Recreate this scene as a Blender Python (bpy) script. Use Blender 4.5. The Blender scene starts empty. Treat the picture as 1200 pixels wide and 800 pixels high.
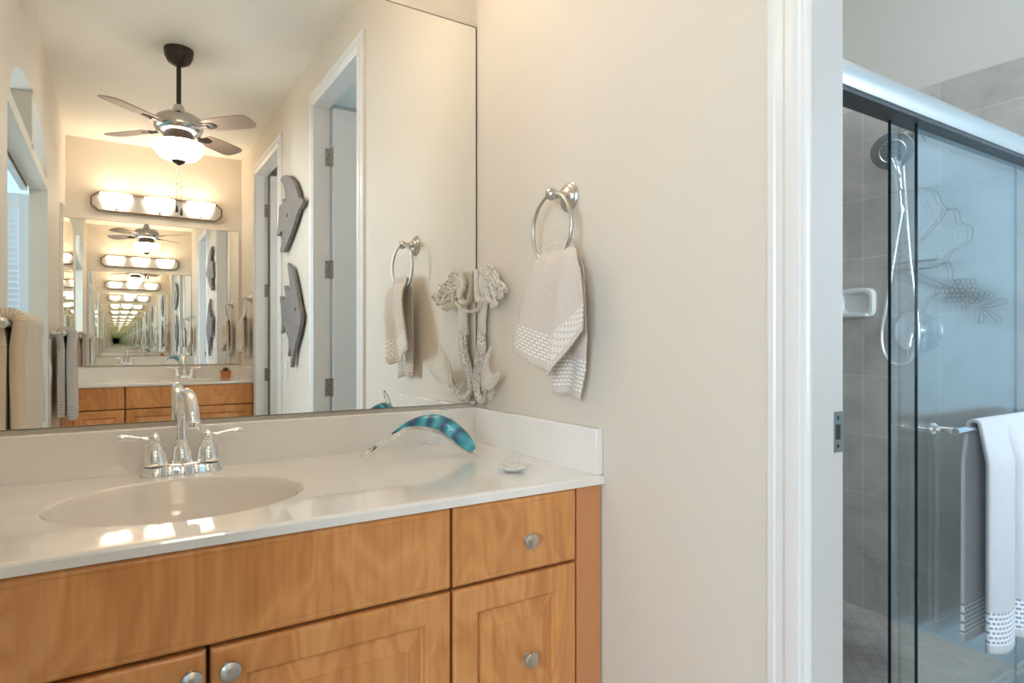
import bpy, bmesh, math, random
from mathutils import Vector, Matrix, noise
R = math.radians
PI = math.pi
random.seed(7)
C = bpy.context.scene.collection
sc = bpy.context.scene

# ------------------------------------------------------------------ camera, world, exposure, large lights
RW, RL, RH = 1.2, 4.02, 2.66           # vanity room: x -1.2..0, y -4.02..0, z 0..2.66
cam_d = bpy.data.cameras.new('camera'); cam = bpy.data.objects.new('camera', cam_d); C.objects.link(cam)
cam.location = (-0.895, -1.6, 1.14); cam.rotation_euler = (R(90), 0, R(-32.4))
cam_d.sensor_width = 36; cam_d.lens = 733.7 / 1200 * 36; cam_d.shift_y = 1.3 / 1200; cam_d.clip_start = 0.02
sc.camera = cam
sc.view_settings.view_transform = 'Standard'; sc.view_settings.look = 'None'
sc.view_settings.gamma = 1; sc.view_settings.use_curve_mapping = False
sc.view_settings.exposure = 0.36
sc.cycles.max_bounces = 40; sc.cycles.glossy_bounces = 38; sc.cycles.diffuse_bounces = 5
sc.cycles.transmission_bounces = 16; sc.cycles.transparent_max_bounces = 24
sc.cycles.sample_clamp_indirect = 4.0; sc.cycles.blur_glossy = 0.6
w = bpy.data.worlds.new('sky'); sc.world = w; w.use_nodes = True
w.node_tree.nodes['Background'].inputs[0].default_value = (0.55, 0.75, 1, 1)
w.node_tree.nodes['Background'].inputs[1].default_value = 1.2

SHADE_E, BOWL_E = 8.5, 15.0
HALL_W, TOILET_W = 135.0, 96.0

def area(name, loc, rot, sx, sy, power, col):
    d = bpy.data.lights.new(name, 'AREA'); d.shape = 'RECTANGLE'; d.size = sx; d.size_y = sy
    d.energy = power; d.color = col
    o = bpy.data.objects.new(name, d); C.objects.link(o); o.location = loc; o.rotation_euler = rot
    return o
area('window_daylight', (-3.25, -2.85, 1.6), (0, R(-90), 0), 1.5, 2.0, HALL_W, (0.76, 0.88, 1.0))
area('bathroom_window_daylight', (1.33, -2.62, 1.62), (R(90), 0, 0), 0.8, 1.1, TOILET_W, (0.80, 0.91, 1.0))

# ------------------------------------------------------------------ materials
def mat(name, col=(0.8, 0.8, 0.8), rough=0.5, metal=0.0, **k):
    m = bpy.data.materials.new(name); m.use_nodes = True
    b = m.node_tree.nodes['Principled BSDF']
    b.inputs['Base Color'].default_value = (*col, 1); b.inputs['Roughness'].default_value = rough
    b.inputs['Metallic'].default_value = metal
    for kk, v in k.items():
        b.inputs[kk.replace('_', ' ')].default_value = v
    return m
def nodes(m): return m.node_tree.nodes, m.node_tree.links, m.node_tree.nodes['Principled BSDF']
def coords(m, kind='Object', scale=(1, 1, 1), loc=None):
    n, l, b = nodes(m)
    tc = n.new('ShaderNodeTexCoord'); mp = n.new('ShaderNodeMapping'); mp.inputs['Scale'].default_value = scale
    if loc: mp.inputs['Location'].default_value = loc
    l.new(tc.outputs[kind], mp.inputs['Vector']); return mp.outputs['Vector']
def bump(m, height, strength, dist):
    n, l, b = nodes(m)
    bp = n.new('ShaderNodeBump'); bp.inputs['Strength'].default_value = strength; bp.inputs['Distance'].default_value = dist
    l.new(height, bp.inputs['Height']); l.new(bp.outputs['Normal'], b.inputs['Normal']); return bp
def noise_tex(m, vec, scale, detail=3, rough=0.5, dist=0):
    n, l, b = nodes(m)
    t = n.new('ShaderNodeTexNoise'); t.inputs['Scale'].default_value = scale; t.inputs['Detail'].default_value = detail
    t.inputs['Roughness'].default_value = rough; t.inputs['Distortion'].default_value = dist
    l.new(vec, t.inputs['Vector']); return t.outputs['Fac']
def ramp(m, fac, stops, to=None):
    n, l, b = nodes(m)
    r = n.new('ShaderNodeValToRGB'); e = r.color_ramp.elements
    while len(e) < len(stops): e.new(0.5)
    for i, (p, c) in enumerate(stops): e[i].position = p; e[i].color = (*c, 1)
    l.new(fac, r.inputs['Fac'])
    if to: l.new(r.outputs['Color'], b.inputs[to])
    return r.outputs['Color']
def math_node(m, op, a, bb=None):
    n, l, b = nodes(m)
    t = n.new('ShaderNodeMath'); t.operation = op
    for i, v in enumerate((a, bb)):
        if v is None: continue
        if isinstance(v, (int, float)): t.inputs[i].default_value = v
        else: l.new(v, t.inputs[i])
    return t.outputs[0]

def paint(name, col, bs=0.35):
    m = mat(name, col, 0.6); v = coords(m, 'Object')
    f = noise_tex(m, v, 170, 2, 0.5); bump(m, f, bs, 0.002); return m
M_WALL = paint('cream wall paint', (0.745, 0.675, 0.585))
M_CEIL = paint('ceiling paint', (0.90, 0.875, 0.82), 0.25)
M_GREYWALL = paint('grey wall paint', (0.56, 0.52, 0.47), 0.25)
M_TRIM = mat('white gloss trim paint', (0.81, 0.80, 0.79), 0.28)
M_LOUV = mat('white louver paint', (0.78, 0.82, 0.86), 0.4)
M_HALL = paint('pale hall paint', (0.45, 0.67, 0.71), 0.2)

def floor_mat():
    m = mat('beige floor tile', (0.5, 0.44, 0.37), 0.35); n, l, b = nodes(m)
    v = coords(m, 'Object'); br = n.new('ShaderNodeTexBrick'); br.offset = 0
    br.inputs['Scale'].default_value = 1; br.inputs['Brick Width'].default_value = 0.33; br.inputs['Row Height'].default_value = 0.33
    br.inputs['Mortar Size'].default_value = 0.003
    br.inputs['Color1'].default_value = (0.52, 0.46, 0.38, 1); br.inputs['Color2'].default_value = (0.48, 0.42, 0.35, 1); br.inputs['Mortar'].default_value = (0.3, 0.27, 0.23, 1)
    l.new(v, br.inputs['Vector']); l.new(br.outputs['Color'], b.inputs['Base Color']); return m
M_FLOOR = floor_mat()

def tile_mat(name, c1, c2, grout, w, h, rot, loc, mortar=0.0022, rough=0.42):
    m = mat(name, c1, rough); n, l, b = nodes(m)
    tc = n.new('ShaderNodeTexCoord'); mp = n.new('ShaderNodeMapping')
    if isinstance(rot, str):           # wall tiles: lay the pattern on the plane of the wall
        sp_ = n.new('ShaderNodeSeparateXYZ'); cb = n.new('ShaderNodeCombineXYZ'); l.new(tc.outputs['Object'], sp_.inputs[0])
        l.new(sp_.outputs[0 if rot == 'X' else 1], cb.inputs[0]); l.new(sp_.outputs[2], cb.inputs[1]); l.new(cb.outputs[0], mp.inputs['Vector'])
    else:
        mp.inputs['Rotation'].default_value = rot; l.new(tc.outputs['Object'], mp.inputs['Vector'])
    mp.inputs['Location'].default_value = loc
    br = n.new('ShaderNodeTexBrick'); br.offset = 0; br.inputs['Scale'].default_value = 1
    br.inputs['Brick Width'].default_value = w; br.inputs['Row Height'].default_value = h
    br.inputs['Mortar Size'].default_value = mortar; br.inputs['Mortar Smooth'].default_value = 0.2
    br.inputs['Color1'].default_value = (*c1, 1); br.inputs['Color2'].default_value = (*c2, 1); br.inputs['Mortar'].default_value = (*grout, 1)
    l.new(mp.outputs['Vector'], br.inputs['Vector'])
    nz = noise_tex(m, tc.outputs['Object'], 6, 5, 0.6, 0.6)
    rp = ramp(m, nz, [(0.3, (0.80, 0.80, 0.80)), (0.7, (1.12, 1.12, 1.12))])
    mx = n.new('ShaderNodeMix'); mx.data_type = 'RGBA'; mx.blend_type = 'MULTIPLY'; mx.inputs[0].default_value = 1
    l.new(br.outputs['Color'], mx.inputs[6]); l.new(rp, mx.inputs[7]); l.new(mx.outputs[2], b.inputs['Base Color'])
    inv = math_node(m, 'SUBTRACT', 1.0, br.outputs['Fac']); bump(m, inv, 0.5, 0.001)
    return m
TC1, TC2, TG = (0.43, 0.395, 0.36), (0.41, 0.375, 0.342), (0.52, 0.485, 0.45)
# x-wall: texture x <- world y, texture y <- world z
M_TILEX = tile_mat('grey wall tile east', TC1, TC2, TG, 0.293, 0.25, 'Y', (0, 0, 0))
M_TILEY = tile_mat('grey wall tile north', TC1, TC2, TG, 0.293, 0.25, 'X', (0, 0, 0))
M_MOSAIC = tile_mat('shower floor mosaic', (0.40, 0.355, 0.315), (0.36, 0.32, 0.285), (0.27, 0.24, 0.215), 0.052, 0.052, (0, 0, R(45)), (0, 0, 0), 0.0018, 0.6)

def wood_mat():
    m = mat('honey maple veneer', (0.6, 0.3, 0.11), 0.33); n, l, b = nodes(m)
    tc = n.new('ShaderNodeTexCoord'); oi = n.new('ShaderNodeObjectInfo')
    add = n.new('ShaderNodeVectorMath'); add.operation = 'ADD'
    cx = n.new('ShaderNodeCombineXYZ'); l.new(math_node(m, 'MULTIPLY', oi.outputs['Random'], 3.0), cx.inputs[0]); l.new(math_node(m, 'MULTIPLY', oi.outputs['Random'], 7.0), cx.inputs[2])
    l.new(tc.outputs['Object'], add.inputs[0]); l.new(cx.outputs[0], add.inputs[1])
    mp = n.new('ShaderNodeMapping'); mp.inputs['Scale'].default_value = (5.0, 5.0, 1.5); l.new(add.outputs[0], mp.inputs['Vector'])
    big = noise_tex(m, mp.outputs['Vector'], 1.5, 2, 0.5, 1.1)
    mp2 = n.new('ShaderNodeMapping'); mp2.inputs['Scale'].default_value = (110, 110, 5); l.new(add.outputs[0], mp2.inputs['Vector'])
    fine = noise_tex(m, mp2.outputs['Vector'], 1.0, 3, 0.6, 0.2)
    rings = math_node(m, 'FRACT', math_node(m, 'MULTIPLY', big, 7.0))
    tri = math_node(m, 'ABSOLUTE', math_node(m, 'SUBTRACT', rings, 0.5))
    f = math_node(m, 'ADD', math_node(m, 'MULTIPLY', tri, 0.42), math_node(m, 'MULTIPLY', fine, 0.42))
    f = math_node(m, 'ADD', f, math_node(m, 'MULTIPLY', big, 0.55))
    ramp(m, f, [(0.28, (0.50, 0.185, 0.050)), (0.55, (0.66, 0.280, 0.085)), (0.85, (0.78, 0.380, 0.140))], 'Base Color')
    b.inputs['Coat Weight'].default_value = 0.25; b.inputs['Coat Roughness'].default_value = 0.25
    return m
M_WOOD = wood_mat()
M_WOODSIDE = mat('reddish maple stile', (0.60, 0.26, 0.11), 0.35)
M_DARKGAP = mat('dark cabinet interior', (0.10, 0.045, 0.02), 0.7)
def marble_mat():
    m = mat('cultured marble', (0.80, 0.76, 0.71), 0.22); v = coords(m, 'Object')
    f = noise_tex(m, v, 3.2, 5, 0.55, 1.2)
    ramp(m, f, [(0.35, (0.90, 0.875, 0.84)), (0.65, (0.855, 0.825, 0.785))], 'Base Color')
    nodes(m)[2].inputs['Coat Weight'].default_value = 0.8; nodes(m)[2].inputs['Coat Roughness'].default_value = 0.02
    return m
M_MARBLE = marble_mat()
M_BASIN = mat('basin marble', (0.82, 0.765, 0.70), 0.14, Coat_Weight=0.5)
M_CHROME = mat('chrome', (0.86, 0.87, 0.88), 0.05, 1.0)
M_NICKEL = mat('brushed nickel', (0.57, 0.555, 0.53), 0.30, 1.0)
M_SATIN = mat('satin aluminium', (0.66, 0.65, 0.64), 0.30, 1.0)
M_HINGE = mat('satin steel hinge', (0.38, 0.37, 0.35), 0.38, 0.9)
M_SCREW = mat('dark screw recess', (0.06, 0.06, 0.06), 0.5, 0.5)
M_BRONZE = mat('dark bronze', (0.055, 0.043, 0.036), 0.42, 0.6)
M_BLADE = mat('walnut fan blade', (0.40, 0.29, 0.22), 0.45)
M_BLACK = mat('black rubber', (0.02, 0.02, 0.022), 0.5)
M_TRACK = mat('dark track recess', (0.045, 0.05, 0.055), 0.45, 0.3)
M_WHITEPL = mat('white plastic', (0.80, 0.79, 0.76), 0.35)
M_CERAM = mat('white glazed ceramic', (0.62, 0.61, 0.59), 0.22)
M_MIRROR = bpy.data.materials.new('silvered mirror'); M_MIRROR.use_nodes = True
_n = M_MIRROR.node_tree.nodes; _n.clear()
_o = _n.new('ShaderNodeOutputMaterial'); _g = _n.new('ShaderNodeBsdfGlossy'); _g.inputs['Roughness'].default_value = 0.0
_g.inputs['Color'].default_value = (0.945, 0.953, 0.93, 1)
M_MIRROR.node_tree.links.new(_g.outputs[0], _o.inputs[0])
M_MIRREDGE = mat('mirror edge', (0.16, 0.15, 0.12), 0.4, 0.3)

def thin_glass(name, tint, refl=1.0, rough=0.0):
    m = bpy.data.materials.new(name); m.use_nodes = True; n = m.node_tree.nodes; l = m.node_tree.links; n.clear()
    o = n.new('ShaderNodeOutputMaterial'); t = n.new('ShaderNodeBsdfTransparent'); t.inputs[0].default_value = (*tint, 1)
    g = n.new('ShaderNodeBsdfGlossy'); g.inputs['Roughness'].default_value = rough; g.inputs['Color'].default_value = (refl, refl, refl, 1)
    f = n.new('ShaderNodeFresnel'); ge = n.new('ShaderNodeNewGeometry'); mr = n.new('ShaderNodeMapRange')
    mr.inputs['To Min'].default_value = 1.52; mr.inputs['To Max'].default_value = 1 / 1.52
    l.new(ge.outputs['Backfacing'], mr.inputs['Value']); l.new(mr.outputs['Result'], f.inputs['IOR'])
    x = n.new('ShaderNodeMixShader'); l.new(f.outputs[0], x.inputs[0]); l.new(t.outputs[0], x.inputs[1]); l.new(g.outputs[0], x.inputs[2]); l.new(x.outputs[0], o.inputs[0])
    return m
M_GLASS = thin_glass('shower glass', (0.955, 0.975, 0.98))
M_PANE = thin_glass('window glass', (0.97, 0.99, 1.0))
M_GLASSEDGE = mat('green glass edge', (0.004, 0.018, 0.026), 0.2)
M_CLEAR = mat('clear art glass', (0.96, 0.99, 1.0), 0.0, 0.0, Transmission_Weight=1.0, IOR=1.35)

def emis(name, col, strength):
    m = mat(name, col, 0.4); b = nodes(m)[2]
    b.inputs['Emission Color'].default_value = (*col, 1); b.inputs['Emission Strength'].default_value = strength; return m
M_SHADE = emis('lit frosted shade', (1.0, 0.87, 0.69), SHADE_E)
M_BOWL = emis('lit alabaster bowl', (1.0, 0.90, 0.76), BOWL_E)

def teal_mat():
    m = mat('teal swirled glass', (0.0, 0.35, 0.45), 0.05, Coat_Weight=1.0, Coat_Roughness=0.02); n, l, b = nodes(m)
    v = coords(m, 'Object', (1, 1, 1)); mp = n.new('ShaderNodeMapping'); mp.inputs['Rotation'].default_value = (R(35), R(-55), R(30)); l.new(v, mp.inputs[0])
    wv = n.new('ShaderNodeTexWave'); wv.inputs['Scale'].default_value = 7.5; wv.inputs['Distortion'].default_value = 7.0; wv.inputs['Detail'].default_value = 2; wv.inputs['Detail Scale'].default_value = 1.5
    l.new(mp.outputs[0], wv.inputs['Vector'])
    ramp(m, wv.outputs['Fac'], [(0.08, (0.0, 0.13, 0.30)), (0.25, (0.0, 0.30, 0.48)), (0.7, (0.0, 0.46, 0.64)), (0.97, (0.10, 0.66, 0.76))], 'Base Color')
    return m
M_TEAL = teal_mat()

def towel_mat(name, base, light, dark, k=500.0, b0=0.018, b1=0.085, checker=False, bw=0.0155, bh=0.0088):
    """terry cloth with a woven band near the hem; uv in metres, v measured from the hem"""
    m = mat(name, base, 0.95, 0.0, Sheen_Weight=0.3); n, l, b = nodes(m)
    tc = n.new('ShaderNodeTexCoord'); sep = n.new('ShaderNodeSeparateXYZ'); l.new(tc.outputs['UV'], sep.inputs[0])
    u, v = sep.outputs[0], sep.outputs[1]
    waffle = math_node(m, 'MULTIPLY', math_node(m, 'SINE', math_node(m, 'MULTIPLY', math_node(m, 'ADD', u, v), k)), math_node(m, 'SINE', math_node(m, 'MULTIPLY', math_node(m, 'SUBTRACT', u, v), k)))
    br = n.new('ShaderNodeTexBrick'); br.inputs['Scale'].default_value = 1; br.inputs['Brick Width'].default_value = bw; br.inputs['Row Height'].default_value = bh
    br.inputs['Mortar Size'].default_value = min(bw, bh) * (0.30 if checker else 0.22); br.inputs['Mortar Smooth'].default_value = 0.3
    br.inputs['Color1'].default_value = (*light, 1); br.inputs['Color2'].default_value = (*light, 1); br.inputs['Mortar'].default_value = (*dark, 1)
    br.offset = 0.5
    l.new(tc.outputs['UV'], br.inputs['Vector'])
    ingt = math_node(m, 'GREATER_THAN', v, b0); inlt = math_node(m, 'LESS_THAN', v, b1)
    mask = math_node(m, 'MULTIPLY', ingt, inlt)
    mx = n.new('ShaderNodeMix'); mx.data_type = 'RGBA'
    base_c = ramp(m, waffle, [(0.0, tuple(c * 0.80 for c in base)), (1.0, tuple(min(1, c * 1.10) for c in base))])
    l.new(mask, mx.inputs[0]); l.new(base_c, mx.inputs[6]); l.new(br.outputs['Color'], mx.inputs[7])
    l.new(mx.outputs[2], b.inputs['Base Color'])
    hb = math_node(m, 'SUBTRACT', 1.0, br.outputs['Fac'])
    mh = n.new('ShaderNodeMix'); mh.data_type = 'FLOAT'; l.new(mask, mh.inputs[0]); l.new(waffle, mh.inputs[2]); l.new(hb, mh.inputs[3])
    bump(m, mh.outputs[0], 0.4, 0.0012)
    return m
M_TOWEL = towel_mat('beige waffle towel', (0.80, 0.70, 0.62), (0.90, 0.86, 0.82), (0.62, 0.53, 0.46))
M_PLAINTOWEL = towel_mat('plain beige bath towel', (0.80, 0.69, 0.56), (0.80, 0.69, 0.56), (0.6, 0.5, 0.42), 900.0, -2.0, -1.0)
M_BATHTOWEL = towel_mat('beige bath towel', (0.74, 0.65, 0.54), (0.78, 0.72, 0.66), (0.56, 0.48, 0.42), 700.0, 0.02, 0.09)
M_SHADEDTOWEL = towel_mat('shaded beige bath towel', (0.64, 0.585, 0.56), (0.66, 0.62, 0.60), (0.44, 0.40, 0.38), 700.0, 0.02, 0.09)  # beige towel again, with the shade it hangs in put into the colour as grey
M_SHOWERTOWEL = towel_mat('pale shower towel', (0.50, 0.50, 0.515), (0.20, 0.22, 0.27), (0.60, 0.61, 0.63), 1500.0, 0.022, 0.105, True, 0.0200, 0.0120)

def carved_mat(name, c1, c2, sc_=(30, 4, 4)):
    m = mat(name, c1, 0.65); v = coords(m, 'Object', sc_)
    f = noise_tex(m, v, 6, 5, 0.65, 0.5); ramp(m, f, [(0.3, c1), (0.7, c2)], 'Base Color'); bump(m, f, 0.3, 0.0015); return m
M_FISH = carved_mat('weathered grey wood', (0.165, 0.15, 0.148), (0.30, 0.275, 0.27), (20, 12, 3))
M_PEWTER = carved_mat('whitewashed metal', (0.68, 0.62, 0.54), (0.82, 0.77, 0.69), (40, 40, 40))
def scale_mat():
    m = mat('scaled metal', (0.55, 0.51, 0.46), 0.5, 0.2); n, l, b = nodes(m)
    v = coords(m, 'Object', (1, 1, 1)); vo = n.new('ShaderNodeTexVoronoi'); vo.inputs['Scale'].default_value = 175; l.new(v, vo.inputs['Vector'])
    ramp(m, vo.outputs['Distance'], [(0.25, (0.78, 0.74, 0.68)), (0.75, (0.40, 0.35, 0.29))], 'Base Color')
    bump(m, math_node(m, 'SUBTRACT', 1.0, vo.outputs['Distance']), 0.45, 0.0015); return m
M_SCALES = scale_mat()
M_WIRE = mat('grey wire', (0.07, 0.075, 0.08), 0.5, 0.4)
M_SHELL = mat('white shell', (0.70, 0.70, 0.68), 0.45)
M_TERRA = mat('terracotta', (0.60, 0.22, 0.08), 0.6)
M_LEAF = mat('dusty succulent leaf', (0.20, 0.17, 0.07), 0.6)

# ------------------------------------------------------------------ mesh helpers
def frame_of(d):
    d = Vector(d).normalized(); up = Vector((0, 0, 1)) if abs(d.z) < 0.95 else Vector((1, 0, 0))
    a = d.cross(up).normalized(); return a, d.cross(a).normalized(), d
class G:
    def __init__(s): s.bm = bmesh.new(); s.uv = None
    def box(s, x0, x1, y0, y1, z0, z1, bev=0.0, seg=2, mi=0):
        r = bmesh.ops.create_cube(s.bm, size=1)
        vs = r['verts']
        for v in vs: v.co = Vector(((x0 + x1) / 2 + v.co.x * (x1 - x0), (y0 + y1) / 2 + v.co.y * (y1 - y0), (z0 + z1) / 2 + v.co.z * (z1 - z0)))
        fs = {f for v in vs for f in v.link_faces}
        for f in fs: f.material_index = mi
        if bev:
            es = list({e for v in vs for e in v.link_edges})
            bmesh.ops.bevel(s.bm, geom=es, offset=bev, segments=seg, affect='EDGES', profile=0.5)
        return s
    def tube(s, pts, r, n=10, closed=False, cap=True, flat=1.0):
        pts = [Vector(p) for p in pts]; N = len(pts); rings = []
        prev = None
        for i, p in enumerate(pts):
            if closed: d = pts[(i + 1) % N] - pts[(i - 1) % N]
            else: d = pts[min(i + 1, N - 1)] - pts[max(i - 1, 0)]
            d.normalize()
            if prev is None: a, b, _ = frame_of(d)
            else:
                a = prev - d * prev.dot(d)
                a = a.normalized() if a.length > 1e-6 else frame_of(d)[0]
                b = d.cross(a)
            prev = a
            rr = r[i] if isinstance(r, (list, tuple)) else r
            rings.append([s.bm.verts.new(p + (a * math.cos(2 * PI * k / n) + b * math.sin(2 * PI * k / n) * flat) * rr) for k in range(n)])
        for i in range(N if closed else N - 1):
            A, B = rings[i], rings[(i + 1) % N]
            for k in range(n): s.bm.faces.new((A[k], A[(k + 1) % n], B[(k + 1) % n], B[k]))
        if cap and not closed:
            s.bm.faces.new(list(reversed(rings[0]))); s.bm.faces.new(rings[-1])
        return s
    def lathe(s, prof, o=(0, 0, 0), d=(0, 0, 1), n=32, sx=1, sy=1):
        """prof: (radius, height) pairs along axis d from origin o"""
        o = Vector(o); a, b, c = frame_of(d); rings = []
        for (r, h) in prof:
            if r < 1e-6: rings.append([s.bm.verts.new(o + c * h)])
            else: rings.append([s.bm.verts.new(o + c * h + a * math.cos(2 * PI * k / n) * r * sx + b * math.sin(2 * PI * k / n) * r * sy) for k in range(n)])
        for A, B in zip(rings, rings[1:]):
            for k in range(n):
                k2 = (k + 1) % n
                if len(A) == 1 and len(B) == 1: continue
                if len(A) == 1: s.bm.faces.new((A[0], B[k2], B[k]))
                elif len(B) == 1: s.bm.faces.new((A[k], A[k2], B[0]))
                else: s.bm.faces.new((A[k], A[k2], B[k2], B[k]))
        return s
    def sphere(s, c, r, n=16, scale=(1, 1, 1)):
        rr = bmesh.ops.create_uvsphere(s.bm, u_segments=n, v_segments=max(6, n // 2), radius=r)
        for v in rr['verts']: v.co = Vector((v.co.x * scale[0], v.co.y * scale[1], v.co.z * scale[2])) + Vector(c)
        return s
    def prism(s, pts, f0, f1, bev=0.0):
        """pts 2D outline; f0, f1 map a 2D point to the front and back 3D position"""
        A = [s.bm.verts.new(f0(p)) for p in pts]; B = [s.bm.verts.new(f1(p)) for p in pts]
        fa = s.bm.faces.new(A); fb = s.bm.faces.new(list(reversed(B))); N = len(pts)
        for i in range(N):
            j = (i + 1) % N; s.bm.faces.new((A[j], A[i], B[i], B[j]))
        if bev: bmesh.ops.bevel(s.bm, geom=list(fa.edges), offset=bev, segments=2, affect='EDGES', profile=0.5)
        return s
    def grid(s, fn, nu, nv, uvfn=None):
        if uvfn and s.uv is None: s.uv = s.bm.loops.layers.uv.new('UVMap')
        V = [[s.bm.verts.new(fn(i / nu, j / nv)) for i in range(nu + 1)] for j in range(nv + 1)]
        for j in range(nv):
            for i in range(nu):
                f = s.bm.faces.new((V[j][i], V[j][i + 1], V[j + 1][i + 1], V[j + 1][i]))
                if uvfn:
                    for lp, (a, b) in zip(f.loops, ((i, j), (i + 1, j), (i + 1, j + 1), (i, j + 1))): lp[s.uv].uv = uvfn(a / nu, b / nv)
        return s
    def build(s, name, m, parent=None, smooth=True, recalc=True, origin=None, angle=38):
        if recalc: bmesh.ops.recalc_face_normals(s.bm, faces=s.bm.faces)
        if smooth:
            for f in s.bm.faces: f.smooth = max(abs(c) for c in f.normal) < 0.99999
            for e in s.bm.edges:
                if len(e.link_faces) == 2 and e.calc_face_angle(0) > R(angle): e.smooth = False
        off = Vector(parent_loc(parent)) if parent else Vector(origin or (0, 0, 0))
        if off.length: bmesh.ops.translate(s.bm, verts=s.bm.verts, vec=-off)
        me = bpy.data.meshes.new(name); s.bm.to_mesh(me); s.bm.free()
        for q in (m if isinstance(m, (list, tuple)) else [m]): me.materials.append(q)
        o = bpy.data.objects.new(name, me); C.objects.link(o)
        if parent: o.parent = parent
        elif origin: o.location = origin
        return o
def parent_loc(o):
    v = Vector((0, 0, 0))
    while o is not None: v += Vector(o.location); o = o.parent
    return v
def thing(name, label, cat, loc=(0, 0, 0), group=None):
    o = bpy.data.objects.new(name, None); C.objects.link(o); o.location = loc; o.empty_display_size = 0.05
    o['label'] = label; o['category'] = cat
    if group: o['group'] = group
    return o
def tag(o, label, cat, group=None):
    o['label'] = label; o['category'] = cat
    if group: o['group'] = group
    return o
def struct(o): o['kind'] = 'structure'; return o
def kids(o): return [c for c in bpy.data.objects if c.parent == o]
def dup(root, label, group=None, loc=None, rotz=PI):
    """copy a thing with its parts and sub-parts, turned about the centre of the room by default"""
    def cp(o, par):
        c = o.copy(); C.objects.link(c); c.parent = par
        for ch in kids(o): cp(ch, c)
        return c
    r = cp(root, None)
    r.location = loc if loc else (-RW - root.location.x, -RL - root.location.y, root.location.z)
    r.rotation_euler = (0, 0, root.rotation_euler.z + rotz)
    if label: r['label'] = label
    if group: r['group'] = group
    return r
def smooth_path(pts, n=6, closed=False):
    pts = [Vector(p) for p in pts]; out = []; N = len(pts)
    for i in range(N if closed else N - 1):
        if closed: p0, p1, p2, p3 = pts[i - 1], pts[i], pts[(i + 1) % N], pts[(i + 2) % N]
        else: p0, p1, p2, p3 = pts[max(i - 1, 0)], pts[i], pts[i + 1], pts[min(i + 2, N - 1)]
        for k in range(n):
            t = k / n
            out.append(0.5 * ((2 * p1) + (p2 - p0) * t + (2 * p0 - 5 * p1 + 4 * p2 - p3) * t * t + (3 * p1 - p0 - 3 * p2 + p3) * t ** 3))
    if not closed: out.append(pts[-1])
    return out
def lerp(a, b, t): return a + (b - a) * t
def curve1(keys, t):
    for (a, va), (b, vb) in zip(keys, keys[1:]):
        if t <= b: return lerp(va, vb, max(0, (t - a)) / max(1e-9, b - a))
    return keys[-1][1]

# ------------------------------------------------------------------ the rooms
D1, D2 = (-1.043, -1.757), (-2.59, -3.36)          # the two door openings in the right hand wall
DH = 2.394; WT = 0.077                              # door head, wall thickness
SX = 1.795; GY = -0.803; SYB = 0.0                  # shower: east wall x, glass plane y, back wall y
g = G().box(-1.3, 0.0, 0.006, 0.106, 0, RH); struct(g.build('wall_near_mirror', M_WALL, smooth=False))
g = G().box(-1.3, 0.0, -4.126, -4.026, 0, RH); struct(g.build('wall_far_mirror', M_WALL, smooth=False))
g = G()
g.box(0, WT, D1[0], 0.106, 0, RH); g.box(0, WT, D2[0], D1[1], 0, RH); g.box(0, WT, -4.126, D2[1], 0, RH)
g.box(0, WT, D1[1], D1[0], DH, RH); g.box(0, WT, D2[1], D2[0], DH, RH)
struct(g.build('wall_right', M_WALL, smooth=False))
# left wall with wide opening and arched transom above it
OY0, OY1, OZ, AZ = -1.09, -2.59, 1.96, 2.01
g = G(); X0, X1 = -1.28, -1.2
g.box(X0, X1, OY0, 0.106, 0, RH); g.box(X0, X1, -4.126, OY1, 0, RH)
g.box(X0, X1, OY1, OY0, OZ, AZ)
ac, aw, ah = -1.86, 0.70, 0.225
N = 40
def az(y):
    t = (y - ac) / aw
    return AZ + ah * math.sqrt(max(0.0, 1 - t * t))
ys = [ac + aw * math.cos(PI * i / N) for i in range(N + 1)]
g.box(X0, X1, ys[0], OY0, AZ, RH) if OY0 > ys[0] else None
g.box(X0, X1, OY1, ys[-1], AZ, RH)
for ya, yb in zip(ys, ys[1:]):
    q = [(ya, az(ya)), (yb, az(yb)), (yb, RH), (ya, RH)]
    if az(ya) == az(yb): continue
    g.prism(q, lambda p: (X1, p[0], p[1]), lambda p: (X0, p[0], p[1]))
g.box(X0, X1, ac - 0.032, ac + 0.032, AZ - 0.01, AZ + ah + 0.01)
bmesh.ops.remove_doubles(g.bm, verts=g.bm.verts, dist=1e-5)
struct(g.build('wall_left', M_WALL, smooth=False))
g = G().box(-3.2, SX + 0.1, -4.2, 0.2, -0.06, 0.0); struct(g.build('floor', M_FLOOR, smooth=False))
g = G().box(-3.2, SX + 0.1, -4.2, 0.2, RH, RH + 0.05); struct(g.build('ceiling', M_CEIL, smooth=False))
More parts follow.
